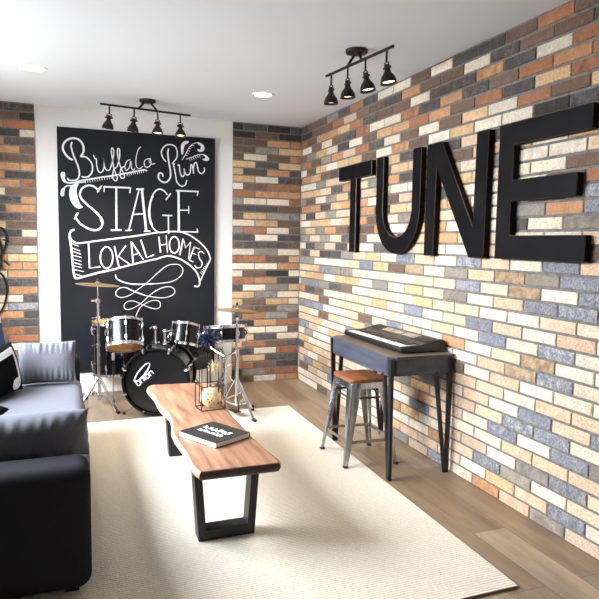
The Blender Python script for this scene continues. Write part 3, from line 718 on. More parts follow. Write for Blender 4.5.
# ------------------------------------------------------------------ desk
dk=thing('console_desk','dark blue grey wooden console desk on black V legs against the brick wall','desk',(-.22,-2.19,0))
x0,x1,y0,y1=-.436,-.012,-2.592,-1.752; ch=.045
def chamfer(e): return [(x0+ch+e*.4,y0+e),(x1-e,y0+e),(x1-e,y1-e),(x0+ch+e*.4,y1-e),(x0+e,y1-ch-e*.4),(x0+e,y0+ch+e*.4)]
ap=MB(); o=chamfer(.004); i_=chamfer(.024); k=len(o)
vs=[(x,y,.598) for x,y in o]+[(x,y,.695) for x,y in o]+[(x,y,.598) for x,y in i_]+[(x,y,.695) for x,y in i_]; fs=[]
for a in range(k):
    b=(a+1)%k; fs+=[(a,b,k+b,k+a),(2*k+a,3*k+a,3*k+b,2*k+b),(a,2*k+a,2*k+b,b),(k+a,k+b,3*k+b,3*k+a)]
ap.add(vs,fs); ap.build('apron','desk_wood',dk,smooth=False,bevel=.002)
MB().prism(chamfer(0),.015,Matrix.Translation((0,0,.6955)),0,1).build('tabletop',['desk_top','desk_wood'],dk,smooth=False,bevel=.003)
def vleg(px,py,foot,dx,dy):
    # two flat bars from under the top meeting at one foot, joined by a corner plate
    mb=MB(); f=V((foot[0],foot[1],.0)); tz=.70
    a=V((px,py,tz)); b=V((px+dx,py+dy,.612))
    up=(1,0,0) if abs(dy)>abs(dx) else (0,1,0)
    mb.bar(a,f,.03,.022,up,.022,.018); mb.bar(b,f+V((dx,dy,0)).normalized()*.013,.026,.018,up,.020,.015)
    mb.build('leg','leg_black',dk,smooth=False,bevel=.002)
vleg(-.424,-2.584,(-.424,-2.60),.0,.075); vleg(-.424,-1.775,(-.432,-1.85),.07,0)
vleg(-.030,-2.580,(-.034,-2.585),-.095,0); vleg(-.030,-1.78,(-.045,-1.81),-.08,0)

# ------------------------------------------------------------------ piano keyboard
kx=V((-.177,-2.152,.7115)); kb=thing('piano_keyboard','black electronic piano keyboard lying on the console desk','keyboard',kx)
ex=V((-.999,-.03,0)).normalized(); ey=V((ex.y,-ex.x,0))   # ex: towards the player, ey: along the keys, away from camera is negative
ey=V((.03,-.999,0)).normalized()
km=Matrix((ex,ey,V((0,0,1)))).transposed().to_4x4(); km.translation=kx
hl=.362
def extr(poly,v0,v1,mi=0): # poly in (u,z)
    mb=MB(); n=len(poly); mb.add([km@V((u,v0,z)) for u,z in poly]+[km@V((u,v1,z)) for u,z in poly],[tuple(range(n-1,-1,-1)),tuple(range(n,2*n))]+[(i,(i+1)%n,n+(i+1)%n,n+i) for i in range(n)],mi); return mb
low=[(.155,.006),(.160,.012),(.160,.030),(.152,.038),(.142,.038),(.140,.026),(.020,.026),(.018,.046),(-.02,.055),(-.10,.072),(-.125,.072),(-.150,.060),(-.152,.01),(-.148,.004)]
full=[(.155,.006),(.160,.012),(.160,.030),(.152,.041),(.02,.047),(-.02,.0555),(-.10,.0725),(-.125,.0725),(-.150,.060),(-.152,.01),(-.148,.004)]
b_=extr(low,-hl+.022,hl-.022)
for v0,v1 in ((-hl,-hl+.022),(hl-.022,hl)):
    e=extr(full,v0,v1); b_.add(e.v,e.f)
b_.build('body','kb_body',kb,smooth=True,ang=25,bevel=.002)
kw=MB(); n=36; pitch=(2*hl-.048)/n
for i in range(n):
    v=-hl+.024+i*pitch; kw.box((.019,v+.0007,.0262),(.1395,v+pitch-.0007,.040),0,km)
kw.build('white_keys','kb_white',kb,smooth=False,bevel=.001,seg=1)
kk=MB()
for i in range(n-1):
    if i%7 in (2,6): continue
    v=-hl+.024+(i+1)*pitch; kk.box((.019,v-.006,.0402),(.092,v+.006,.0495),0,km)
kk.build('black_keys','kb_black',kb,smooth=False,bevel=.001,seg=1)
sl_=(.072-.055)/(-.08)
def top(u): return .055+(u+.02)*sl_ + .0006
pn=MB(); pn.add([km@V((u,v,top(u)+d)) for d in (0,.0012) for u,v in ((-.098,-.20),(-.022,-.20),(-.022,.20),(-.098,.20))],[(0,1,2,3),(4,5,6,7),(0,1,5,4),(1,2,6,5),(2,3,7,6),(3,0,4,7)])
pnl=pn.build('control_panel','kb_panel',kb,smooth=False)
def padd(mb,u0,u1,v0,v1,h=.003):
    mb.add([km@V((u,v,top(u)+d)) for d in (.0013,.0013+h) for u,v in ((u0,v0),(u1,v0),(u1,v1),(u0,v1))],[(0,1,2,3),(4,5,6,7),(0,1,5,4),(1,2,6,5),(2,3,7,6),(3,0,4,7)])
bt=MB(); bt2=MB()
for r_ in range(3):
    for i in range(9): padd(bt,-.040-.018*r_,-.046-.018*r_,.055+i*.0155,.064+i*.0155)
    for i in range(6): padd(bt2,-.040-.018*r_,-.046-.018*r_,-.19+i*.0155,-.181+i*.0155)

bt.build('button_bank','kb_button',pnl,smooth=False); bt2.build('button_bank','kb_button',pnl,smooth=False)
sc=MB(); padd(sc,-.042,-.078,-.085,.03,.0015); sc.build('screen','kb_screen',pnl,smooth=False)
for v0,v1 in ((-.345,-.215),(.215,.345)):
    g_=MB(); padd(g_,-.025,-.095,v0,v1,.0012); g_.build('speaker_grille','kb_grille',kb,smooth=False)

# ------------------------------------------------------------------ metal stool
so=V((-.420,-2.19,0)); stl=thing('metal_stool','brushed steel stool with a brown wooden seat in front of the desk','stool',so)
sh=.53; hx,hy=.126,.142; fx,fy=.180,.186; zf=.0
def rrect(hx,hy,r,n=5):
    P=[]
    for cx,cy,a0 in ((hx-r,hy-r,0),(-hx+r,hy-r,90),(-hx+r,-hy+r,180),(hx-r,-hy+r,270)):
        for i in range(n+1):
            a=R(a0+90*i/n); P.append((cx+r*math.cos(a),cy+r*math.sin(a)))
    return P
MB().prism([(x,y) for x,y in rrect(hx,hy,.03)],.022,Matrix.Translation(so+V((0,0,sh-.022)))).build('seat','seat_wood',stl,ang=30,bevel=.005,seg=3)
sk=MB(); P=rrect(hx-.004,hy-.004,.03); n=len(P)
sk.add([so+V((x,y,sh-.023)) for x,y in P]+[so+V((x*1.03,y*1.03,sh-.058)) for x,y in P]+[so+V((x*.97,y*.97,sh-.023)) for x,y in P]+[so+V((x*1.0,y*1.0,sh-.058)) for x,y in P],
  [(i,(i+1)%n,n+(i+1)%n,n+i) for i in range(n)]+[(2*n+i,3*n+i,3*n+(i+1)%n,2*n+(i+1)%n) for i in range(n)]+[(n+i,n+(i+1)%n,3*n+(i+1)%n,3*n+i) for i in range(n)]+[(i,2*n+i,2*n+(i+1)%n,(i+1)%n) for i in range(n)])
sk.build('seat_frame','steel',stl,ang=40)
FT={}
for sx in (-1,1):
    for sy in (-1,1):
        z0=.0125 if (sx<0) else .0
        a=so+V((sx*(hx-.006),sy*(hy-.006),sh-.03)); f=so+V((sx*fx,sy*fy,z0)); FT[(sx,sy)]=(a,f)
        mb=MB(); prof=[]
        # pressed sheet leg: an L section with a rounded outer corner, wide at the top, narrow at the foot
        secs=[(0,.066),(.25,.058),(.6,.040),(.95,.024),(1,.022)]
        vs=[]
        for t_,w in secs:
            c=a.lerp(f,t_); th=.004; r=.012
            o=[V((-sx*w,0,0)),V((-sx*r,0,0)),V((-sx*r*.35,-sy*r*.1,0)),V((-sx*r*.1,-sy*r*.35,0)),V((0,-sy*r,0)),V((0,-sy*w,0))]
            i2=[V((-sx*w,-sy*th,0)),V((-sx*(r+.002),-sy*th,0)),V((-sx*(r*.6+.002),-sy*(r*.35+.002),0)),V((-sx*(r*.35+.002),-sy*(r*.6+.002),0)),V((-sx*th,-sy*(r+.002),0)),V((-sx*th,-sy*w,0))]
            vs+=[c+q for q in o]+[c+q for q in reversed(i2)]
        m_=12; fs=[]
        for s_ in range(len(secs)-1):
            for j in range(m_): fs.append((s_*m_+j,s_*m_+(j+1)%m_,(s_+1)*m_+(j+1)%m_,(s_+1)*m_+j))
        fs+=[tuple(range(m_)),tuple((len(secs)-1)*m_+j for j in range(m_))]
        mb.add(vs,fs); lg=mb.build('leg','steel',stl,ang=40)
        c=f+V((-sx*.010,-sy*.010,0)); MB().box(c+V((-.013,-.013,.0005)),c+V((.013,.013,.012))).build('foot_cap','rubber',lg,smooth=False,bevel=.002)
def at(sx,sy,t): a,f=FT[(sx,sy)]; return a.lerp(f,t)+V((-sx*.008,-sy*.008,0))
for A,B in (((-1,-1),(1,-1)),((-1,1),(1,1)),((-1,-1),(-1,1)),((1,-1),(1,1))):
    MB().bar(at(*A,.70),at(*B,.70),.018,.006,(1,0,0) if A[0]==B[0] else (0,1,0)).build('stretcher','steel',stl,smooth=False)
    MB().bar(at(*A,.17),at(*B,.17),.012,.005,(1,0,0) if A[0]==B[0] else (0,1,0)).build('brace','dark_steel',stl,smooth=False)

# ------------------------------------------------------------------ sofa
sf=thing('sofa','dark charcoal fabric sofa along the left side of the rug','sofa',(-2.5,-2.22,0))
Z0=.0125
def rbox(name,lo,hi,m,par,b=.04,seg=4,wr=0,seed=0,cuts=10,crown=0):
    """upholstered block: rounded box with slight sag and wrinkle"""
    bm=bmesh.new(); bmesh.ops.create_cube(bm,size=1)
    lo=V(lo);hi=V(hi); d=hi-lo
    for v in bm.verts: v.co=V(((v.co.x+.5)*d.x+lo.x,(v.co.y+.5)*d.y+lo.y,(v.co.z+.5)*d.z+lo.z))
    bmesh.ops.bevel(bm,geom=bm.edges[:],offset=b,segments=seg,affect='EDGES',profile=.5)
    bmesh.ops.subdivide_edges(bm,edges=[e for e in bm.edges if e.calc_length()>.09],cuts=cuts,use_grid_fill=True)
    c=(lo+hi)/2
    for v in bm.verts:
        p=v.co; u=[(p[i]-c[i])/(d[i]/2) for i in range(3)]
        if crown: 
            for i in range(3):
                j,k=[q for q in range(3) if q!=i]
                p[i]+=crown*u[i]*max(0,1-u[j]**2)*max(0,1-u[k]**2)
        if wr:
            q=V((p.x*5+seed,p.y*5,p.z*5)); 
            v.co=p+V((mnoise.noise(q),mnoise.noise(q+V((9,0,0))),mnoise.noise(q+V((0,9,0)))))*wr
    mb=MB(); bm.verts.index_update(); mb.add([v.co for v in bm.verts],[[v.index for v in f.verts] for f in bm.faces]); bm.free()
    return mb.build(name,m,par,ang=60)
rbox('base',(-2.93,-3.02,.075),(-2.062,-1.40,.30),'sofa_shaded',sf,.02)
rbox('arm',(-2.95,-3.245,Z0+.02),(-2.048,-3.035,.505),'sofa_shaded',sf,.05,5)
rbox('arm',(-2.95,-1.385,Z0+.02),(-2.05,-1.19,.585),'sofa_shaded',sf,.05,5)
rbox('backrest',(-3.015,-3.03,.25),(-2.86,-1.39,.80),'sofa_shaded',sf,.06,5,.004)
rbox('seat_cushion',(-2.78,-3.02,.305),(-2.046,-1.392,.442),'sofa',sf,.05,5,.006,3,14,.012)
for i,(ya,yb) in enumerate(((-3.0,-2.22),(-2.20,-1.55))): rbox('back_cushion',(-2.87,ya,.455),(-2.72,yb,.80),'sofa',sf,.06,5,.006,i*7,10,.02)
for x in (-2.90,-2.12):
    for y in (-3.17,-1.29): MB().box((x-.025,y-.025,Z0),(x+.025,y+.025,.08)).build('leg','black_metal',sf,smooth=False)

def pillow(name,label,c,w,h,t,mx_rot,m,group=None,par=None,seed=0,wr=.004,N_=22,mats=None,matfn=None,cat='cushion'):
    """soft square cushion; local x = width, y = height, z = thickness"""
    rt=par or thing(name,label,cat,c,group or 'throw pillows on the sofa')
    mx=mx_rot.to_4x4(); mx.translation=V(c)
    vs=[];fs=[];ms=[]
    for side in (1,-1):
        o=len(vs)
        for i in range(N_+1):
            for j in range(N_+1):
                u=2*i/N_-1; v=2*j/N_-1
                pin=1-.06*(u*u)*(1-v*v)*0
                x=u*w/2*(1-.05*(1-abs(v)**2)*abs(u)**6*0 - .045*math.cos(v*PI/2)*abs(u)**3); y=v*h/2*(1-.045*math.cos(u*PI/2)*abs(v)**3)
                z=side*t/2*((1-abs(u)**2.6)*(1-abs(v)**2.6))**.55
                q=V((x*6+seed,y*6,side*2.))
                z+=mnoise.noise(q)*wr*1.5*(1-abs(u)**4)*(1-abs(v)**4)
                # gathered folds that run in from the seams
                z+=side*wr*4.*mnoise.noise(V((u*10+seed,v*.6,seed+side)))*max(0,abs(v)-.3)*(1-abs(v)**10)
                vs.append(mx@V((x,y,z)))
        for i in range(N_):
            for j in range(N_):
                a=o+i*(N_+1)+j; q=(a,a+N_+1,a+N_+2,a+1); fs.append(q if side>0 else q[::-1])
                ms.append(matfn((i+.5)/N_*2-1,(j+.5)/N_*2-1) if matfn else 0)
    mb=MB(); mb.v=[V(v) for v in vs]; mb.f=fs; mb.m=ms
    o=mb.build('cushion_cover',mats or m,rt,ang=70,recalc=False)
    bm=bmesh.new(); bm.from_mesh(o.data); bmesh.ops.remove_doubles(bm,verts=bm.verts,dist=1e-5); bmesh.ops.recalc_face_normals(bm,faces=bm.faces); bm.to_mesh(o.data); bm.free()
    return rt,mx
def rot(xa,ya,za):   # columns
    return Matrix((V(xa).normalized(),V(ya).normalized(),V(za).normalized())).transposed()
def leaning(xdir,lean,zup=V((0,0,1))):
    """cushion standing on its edge: width along xdir, leaning back by lean"""
    x=V(xdir).normalized(); n=x.cross(zup).normalized(); y=(zup*math.cos(lean)-n*math.sin(lean)); return rot(x,y,x.cross(y))
pillow('arm_cushion','plump charcoal cushion leaning on the near arm of the sofa',(-2.325,-2.935,.548),.56,.20,.165,leaning((1,0,0),R(-5)),'sofa',group='charcoal arm cushions on the sofa',seed=2,wr=.009,N_=60)
pillow('arm_cushion','charcoal cushion standing against the far arm of the sofa',(-2.243,-1.522,.580),.335,.26,.12,leaning((1,0,0),R(20)),'sofa',group='charcoal arm cushions on the sofa',seed=5,wr=.007,N_=60)
lg_x=(.48,.87,0)
def note_fn(u,v): return 0
bp_,pm=pillow('throw_pillow','black throw pillow with a white music note on the sofa',(-2.497,-1.852,.60),.40,.285,.12,leaning(lg_x,R(14)),'pillow_black',seed=8,wr=.003)
nt_=MB(); z0_=lambda x,y: .06*((1-abs(x/.2)**2.6)*(1-abs(y/.16)**2.6))**.55
def npatch(pts):
    # thin print that follows the bulge of the pillow
    n=len(pts); nt_.add([pm@V((x,y,z0_(x,y)+.006)) for x,y in pts]+[pm@V((x,y,z0_(x,y)+.001)) for x,y in pts],[tuple(range(n)),tuple(range(2*n-1,n-1,-1))]+[(i,n+i,n+(i+1)%n,(i+1)%n) for i in range(n)])
def quadstrip(a,b,w,k=8):
    a=V(a);b=V(b);d=(b-a).normalized();q=V((-d.y,d.x))*w/2
    for i in range(k):
        p=a.lerp(b,i/k);r=a.lerp(b,(i+1)/k+.002); npatch([(p.x-q.x,p.y-q.y),(r.x-q.x,r.y-q.y),(r.x+q.x,r.y+q.y),(p.x+q.x,p.y+q.y)])
quadstrip((.118,-.085),(.118,.105),.013); quadstrip((-.09,-.115),(-.09,.075),.013); quadstrip((-.098,.062),(.126,.098),.034)
def nhead(cx,cy):
    for i in range(-5,5):
        x0=i/5*.042; x1=(i+1)/5*.042; f=lambda x: .030*math.sqrt(max(0,1-(x/.042)**2)); s=.25
        npatch([(cx+x0,cy+x0*s-f(x0)),(cx+x1,cy+x1*s-f(x1)),(cx+x1,cy+x1*s+f(x1)),(cx+x0,cy+x0*s+f(x0))])
nhead(.084,-.092); nhead(-.124,-.118)
cv_=[c for c in bp_.children][0]
nt_.build('printed_note','logo_white',cv_,smooth=False,recalc=False)
pillow('throw_pillow','white pillow with a wide blue band, behind the black note pillow',(-2.573,-1.745,.71),.45,.48,.055,leaning(lg_x,R(12)),None,seed=4,wr=.003,mats=['pillow_white','pillow_blue'],matfn=lambda u,v: 1 if -.25<v<.52 else 0)
pillow('throw_pillow','cream coloured pillow peeking out beside the black note pillow',(-2.602,-1.578,.625),.29,.31,.05,leaning(lg_x,R(10)),'pillow_gold',seed=14,wr=.003)
pillow('throw_pillow','small black pillow lying flat on the near end of the sofa seat',(-2.545,-2.36,.503),.24,.24,.085,rot((.35,.94,0),(-.94,.35,0),(0,0,1)),'pillow_black',seed=21,wr=.003)


# ------------------------------------------------------------------ wrought scroll on the left brick wall
wa=thing('wall_scroll','black wrought metal scroll ornament hanging on the left brick wall','wall decor',(-2.62,-.03,.72))
mb=MB()
def sc_(pts,r): mb.tube(catmull([(x-.03,-.022,z) for x,z in pts],False,6),r,8)
sc_([(-2.66,1.00),(-2.60,1.12),(-2.585,1.22),(-2.60,1.33),(-2.62,1.405),(-2.585,1.425),(-2.553,1.38),(-2.553,1.30),(-2.585,1.21),(-2.64,1.15),(-2.70,1.13)],.008)
sc_([(-2.66,.70),(-2.60,.745),(-2.565,.84),(-2.556,.94),(-2.58,1.03),(-2.62,1.065),(-2.67,1.05)],.008)
sc_([(-2.60,1.30),(-2.63,1.24),(-2.67,1.22)],.008)
mb.build('scroll_rod','black_metal',wa)
lf=MB()
for x,z,a in ((-2.575,1.17,-50),(-2.60,1.155,-75),(-2.625,1.165,-100),(-2.585,1.335,-20)):
    d=V((math.cos(R(a)),0,math.sin(R(a)))); p=V((x-.03,-.020,z)); q=V((-d.z,0,d.x))
    lf.prism([(0,0),(.025,.010),(.055,.007),(.075,0),(.055,-.007),(.025,-.010)],.004,Matrix((d,q,V((0,-1,0)))).transposed().to_4x4() if False else (Matrix.Translation(p)@Matrix((d,q,V((0,-1,0)))).transposed().to_4x4()))
lf.build('leaves','black_metal',wa,smooth=False)

# ------------------------------------------------------------------ drum kit
def drum(name,label,cat,c,axis,xh,r,h,n,heads=('white_head','tan_head'),hoop='chrome',group=None,ht=.014,lugz=(.5,),lug='chrome',shell='gloss_black',lugs_len=.05,skip=None):
    """shell along axis, centre c; two hoops, two heads, lugs round the shell"""
    t=thing(name,label,cat,c,group); m=frame_z(c,axis,xh)
    MB().lathe([(r-.006,-h/2),(r,-h/2),(r,h/2),(r-.006,h/2)],m,48,closed=True).build('shell',shell,t)
    for s,hm in ((1,heads[0]),(-1,heads[1])):
        z=s*h/2
        mb=MB(); mb.lathe([(r+.002,z-s*ht*.6),(r+.011,z-s*ht*.6),(r+.011,z-s*ht*.3),(r+.006,z-s*ht*.2),(r+.006,z+s*ht*.8),(r+.009,z+s*ht),(r-.001,z+s*ht),(r-.001,z-s*ht*.3)],m,48,closed=True)
        mb.build('hoop',hoop,t)
        mb=MB(); mb.lathe([(.0005,z+s*.004),(r*.5,z+s*.004),(r-.006,z+s*.004),(r-.0015,z+s*.001)],m,48); mb.build('head',hm,t,recalc=False)
    for i in range(n):
        a=2*PI*(i+.5)/n
        if skip and i in skip: continue
        p=lambda rr,z: m@V((rr*math.cos(a),rr*math.sin(a),z))
        mb=MB()
        for f in lugz:
            zz=(f-.5)*h
            mb.tube([p(r+.001,zz-lugs_len/2),p(r+.012,zz-lugs_len*.35),p(r+.014,zz),p(r+.012,zz+lugs_len*.35),p(r+.001,zz+lugs_len/2)],[.006,.009,.010,.009,.006],8)
        mb.tube([p(r+.011,-h/2-ht*.5),p(r+.011,h/2+ht*.5)],.0028,6)
        for s in (-1,1): mb.tube([p(r+.011,s*(h/2+ht*.1)),p(r+.011,s*(h/2+ht*1.2))],.006,6)
        mb.build('lug',lug,t)
    return t,m
def tripod(par,cx,cy,hub,spread,z0,az,feet=None,n=3,rod=.008,mt='chrome'):
    for i in range(n):
        a=R(az+360/n*i); f=V(feet[i]) if feet else V((cx+spread*math.cos(a),cy+spread*math.sin(a),z0+.016))
        d=(f-V((cx,cy,f.z))); d.normalize()
        mb=MB()
        side=V((-d.y,d.x,0))*.008
        top=V((cx,cy,hub))+d*.014; low=V((cx,cy,z0+.06+(hub-z0)*.12))+d*.014
        for s in (-1,1):
            mb.tube([top+side*s,f+side*s*.7+V((0,0,.004))],rod*.62,6)
            mb.tube([low+side*s,top.lerp(f,.58)+side*s],rod*.5,6)
        o=mb.build('leg',mt,par)
        MB().tube([f-d*.012+V((0,0,.004)),f+V((0,0,.002)),f+d*.022+V((0,0,-.003))],[.010,.013,.012],10).build('rubber_foot','rubber',o)
def cymbal(mb,c,axis,r,bell=.2,bow=.10):
    m=frame_z(c,axis); b=r*bell
    mb.lathe([(.010,r*bow+.012),(b*.5,r*bow+.010),(b,r*bow*.75),(r*.5,r*bow*.5),(r*.8,r*bow*.2),(r,0),(r,-.0015),(r*.8,r*bow*.2-.002),(b,r*bow*.75-.002),(b*.5,r*bow+.008),(.010,r*bow+.010)],m,48)
    return m
# bass drum
bd_c=V((-1.438,-.715,.268)); bax=V((-.31,-.95,.0)).normalized(); br=.243; bhh=.36
bd=thing('bass_drum','large black bass drum with a white printed logo, facing the rug','bass drum',(bd_c.x,bd_c.y,0),'drum kit pieces')
bm_=frame_z(bd_c,bax,(0,0,1))     # local x up, z to the front
MB().lathe([(br-.008,-bhh/2),(br,-bhh/2),(br,bhh/2),(br-.008,bhh/2)],bm_,64,closed=True).build('shell','gloss_black',bd)
for s in (1,-1):
    z=s*bhh/2
    MB().lathe([(br-.004,z-s*.008),(br+.014,z-s*.008),(br+.017,z-s*.003),(br+.017,z+s*.024),(br+.012,z+s*.028),(br-.004,z+s*.026)],bm_,64,closed=True).build('hoop','gloss_black',bd)
hd=MB().lathe([(.0005,bhh/2+.010),(br*.5,bhh/2+.010),(br-.010,bhh/2+.010),(br-.003,bhh/2+.004)],bm_,64).build('front_head','drum_head',bd,recalc=False)
MB().lathe([(.0005,-bhh/2-.010),(br-.003,-bhh/2-.006)],bm_,64).build('rear_head','white_head',bd,recalc=False)
for i in range(8):
    a=2*PI*(i+.5)/8
    p=lambda rr,z: bm_@V((rr*math.cos(a),rr*math.sin(a),z))
    mb=MB()
    for s in (1,-1):
        z=s*bhh/2
        mb.tube([p(br+.020,z+s*.036),p(br+.025,z+s*.010),p(br+.022,z-s*.02)],[.010,.014,.009],8)
        mb.tube([p(br+.018,z+s*.037),p(br-.006,z+s*.034)],[.011,.008],8)
        mb.tube([p(br+.017,z),p(br+.015,z-s*.10)],.003,6)
    mb.tube([p(br,-.075),p(br+.016,-.05),p(br+.018,0),p(br+.016,.05),p(br,.075)],[.006,.009,.010,.009,.006],8)
    mb.build('lug','chrome',bd)
for s in (1,-1):
    a=PI+s*.62
    p0=bm_@V((br*math.cos(a),br*math.sin(a),.10)); d=V((p0.x-bd_c.x,p0.y-bd_c.y,0)).normalized()
    e=p0+d*.12; e=V((e.x-.01,e.y+.03,.016))
    mb=MB(); mb.tube([p0,e],.006,8); o=mb.build('spur','chrome',bd)
    MB().tube([e+V((0,0,.006)),e+V((0,0,-.014))],[.010,.012],10).build('rubber_foot','rubber',o)
LOGO=[
 ('ring',[(0.1453,0.0504),(0.1376,0.0465),(0.1250,0.0470),(0.1083,0.0522),(0.0889,0.0614),(0.0681,0.0741),(0.0475,0.0893),(0.0286,0.1060),(0.0129,0.1227),(0.0015,0.1384),(-0.0048,0.1518),(-0.0055,0.1620),(-0.0005,0.1682),(0.0098,0.1698),(0.0247,0.1669),(0.0429,0.1596),(0.0632,0.1485),(0.0841,0.1344),(0.1040,0.1184),(0.1214,0.1015),(0.1351,0.0852),(0.1440,0.0705),(0.1475,0.0587)],[(0.1430,0.0534),(0.1372,0.0514),(0.1268,0.0533),(0.1126,0.0592),(0.0956,0.0686),(0.0771,0.0807),(0.0584,0.0948),(0.0409,0.1096),(0.0259,0.1242),(0.0146,0.1374),(0.0078,0.1483),(0.0059,0.1561),(0.0092,0.1601),(0.0174,0.1601),(0.0298,0.1561),(0.0456,0.1484),(0.0636,0.1375),(0.0823,0.1243),(0.1006,0.1097),(0.1169,0.0949),(0.1302,0.0809),(0.1393,0.0687),(0.1437,0.0593)]),
 ('s',[(-0.0096,0.1526),(-0.0280,0.1393),(-0.0298,0.1295),(-0.0208,0.1189),(-0.0126,0.1185),(0.0071,0.1327)]),
 ('s',[(-0.0102,0.1062),(0.0145,0.1240),(0.0267,0.1094),(0.0250,0.0996),(0.0065,0.0863)]),
 ('s',[(0.0139,0.0775),(0.0373,0.0944)]),
 ('s',[(0.0280,0.0724),(0.0416,0.0822),(0.0505,0.0810),(0.0598,0.0699),(0.0589,0.0615),(0.0442,0.0508),(0.0352,0.0520),(0.0259,0.0632),(0.0280,0.0724)]),
 ('s',[(0.0464,0.0388),(0.0709,0.0566),(0.0832,0.0420),(0.0815,0.0323),(0.0630,0.0189)]),
]
lg=MB(); um=bm_@Matrix.Translation((0,0,bhh/2+.0106))
for e in LOGO:
    if e[0]=='ring':
        A,B=e[1],e[2]; n=len(A)
        lg.add([um@V((a,b,.0008)) for a,b in A]+[um@V((a,b,.0008)) for a,b in B],[(i,(i+1)%n,n+(i+1)%n,n+i) for i in range(n)])
    else: ribbon(lg,e[1],.0068,um,t=.0008)
lg.build('printed_logo','logo_white',hd,smooth=False)

# mount block and the two posts that carry the rack toms
tp=bm_@V((br,0,.03)); mb=MB()
mb.bar(tp+V((-.062,.02,.010)),tp+V((.062,-.02,.010)),.05,.024)
for dx in (-.036,.036):
    q=tp+V((dx,-dx*.3,.0)); mb.cyl(q+V((0,0,.01)),q+V((0,0,.05)),.016,n=12); mb.tube([q+V((.02,0,.035)),q+V((.035,0,.035))],.007,8)
mb.build('tom_mount','chrome',bd)
TL=V((-1.714,-.745,.617)); tla=V((.02,.42,.91)); TR=V((-1.186,-.325,.524)); tra=V((.17,.34,.93))
for nm,dx,T,ta,r_ in (('l',-.036,TL,tla,.142),('r',.036,TR,tra,.120)):
    q=tp+V((dx,-dx*.3,.05)); k=q+V((0,0,.10 if nm=='l' else .075))
    e=T+(k-T).normalized()*(r_+.045)
    e=V((e.x,e.y,max(min(e.z,T.z+.05),T.z-.02)))
    mb=MB(); mb.tube([q,k],.0095,10); mb.sphere(k,.019,10); mb.tube([k,k.lerp(e,.4)+V((0,0,.012)),k.lerp(e,.8)],.009,10); mb.build('tom_arm','chrome',bd)
t,m=drum('rack_tom','smaller black rack tom on the right, mounted above the bass drum','drum',TR,tra,(1,0,0),.122,.172,6,('white_head','drum_head'),group='drum kit pieces',lugz=(.5,),lugs_len=.05)
t,m=drum('rack_tom','black rack tom on the left with its tan lower head showing','drum',TL,tla,(1,0,0),.134,.185,6,('white_head','tan_head'),group='drum kit pieces',lugz=(.2,.8),lugs_len=.04)
FTc=V((-1.762,-.215,.435))
ft,m=drum('floor_tom','black floor tom standing on thin chrome legs before the chalkboard','drum',FTc,(0,0,1),(1,0,0),.172,.42,8,('tan_head','white_head'),group='drum kit pieces',lugz=(.15,.85),lugs_len=.05)
for a in (265,25,145):
    d=V((math.cos(R(a)),math.sin(R(a)),0)); p=FTc+d*.186
    mb=MB(); mb.tube([V((p.x,p.y,.60)),V((p.x,p.y,.10)),V((p.x+d.x*.015,p.y+d.y*.012,.012))],.0055,8); mb.bar(V((p.x,p.y,.36)),V((p.x,p.y,.42)),.026,.024); o=mb.build('leg','chrome',ft)
    MB().cyl(V((p.x+d.x*.015,p.y+d.y*.012,.0)),V((p.x+d.x*.015,p.y+d.y*.012,.03)),.011,.008,10).build('rubber_foot','rubber',o)
# snare on its stand
SNc=V((-.958,-.885,.618))
drum('snare_drum','shallow black snare drum with chrome hoops, behind the hi-hat','drum',SNc,(-.02,.13,1),(1,0,0),.158,.105,8,('white_head','white_head'),group='drum kit pieces',lugz=(.5,),lugs_len=.045)
ss=thing('snare_stand','chrome snare stand with folding tripod legs under the snare drum','drum stand',(SNc.x,SNc.y,0),'drum kit stands')
sx,sy=SNc.x,SNc.y-.01
MB().tube([V((sx,sy,.10)),V((sx,sy,.36))],.015,12).build('tube','chrome',ss)
MB().tube([V((sx,sy,.36)),V((sx,sy,.455))],.009,12).build('inner_tube','chrome',ss)
mb=MB(); mb.cyl(V((sx,sy,.345)),V((sx,sy,.385)),.018,n=12); mb.tube([V((sx,sy,.365)),V((sx+.04,sy-.02,.365))],.007,8); mb.build('clamp','chrome',ss)
for a in (250,10,130):
    d=V((math.cos(R(a)),math.sin(R(a)),0)); c=V((sx,sy,.435))
    mb=MB(); mb.tube([c,c+d*.10+V((0,0,.035)),c+d*.165+V((0,0,.070)),c+d*.193+V((0,0,.085)),c+d*.195+V((0,0,.115))],.0065,8); mb.build('basket_arm','chrome',ss)
tripod(ss,sx,sy,.30,.24,0,100,feet=[(-.745,-.90,.015),(-.99,-.66,.015),(-1.15,-.925,.015)])
# hi-hat with stand
hx_,hy_=-.930,-1.135
hh=thing('hi_hat_stand','chrome hi-hat stand with pedal and tripod, front right of the drum kit','drum stand',(hx_,hy_,0),'drum kit stands')
zr=.0125
MB().tube([V((hx_,hy_,.10)),V((hx_,hy_,.50))],.015,12).build('tube','chrome',hh)
MB().tube([V((hx_,hy_,.50)),V((hx_,hy_,.77))],.009,12).build('inner_tube','chrome',hh)
MB().tube([V((hx_,hy_,.77)),V((hx_,hy_,.90))],.0038,8).build('pull_rod','chrome',hh)
mb=MB(); mb.cyl(V((hx_,hy_,.485)),V((hx_,hy_,.525)),.019,n=12); mb.tube([V((hx_,hy_,.505)),V((hx_-.045,hy_-.01,.505))],.007,8); mb.build('clamp','chrome',hh); MB().cyl(V((hx_,hy_,.755)),V((hx_,hy_,.777)),.014,.018,12).build('tilt_seat','chrome',hh)
MB().cyl(V((hx_,hy_,.777)),V((hx_,hy_,.784)),.018,n=14).build('seat_cup','rubber',hh)
feet=[(-.842,-1.30,zr+.013),(-.72,-.985,zr*0+.012),(-1.08,-1.09,zr+.013)]
feet[1]=(-.775,-1.02,zr+.013)
tripod(hh,hx_,hy_,.30,.2,zr,0,feet=feet,rod=.0095)
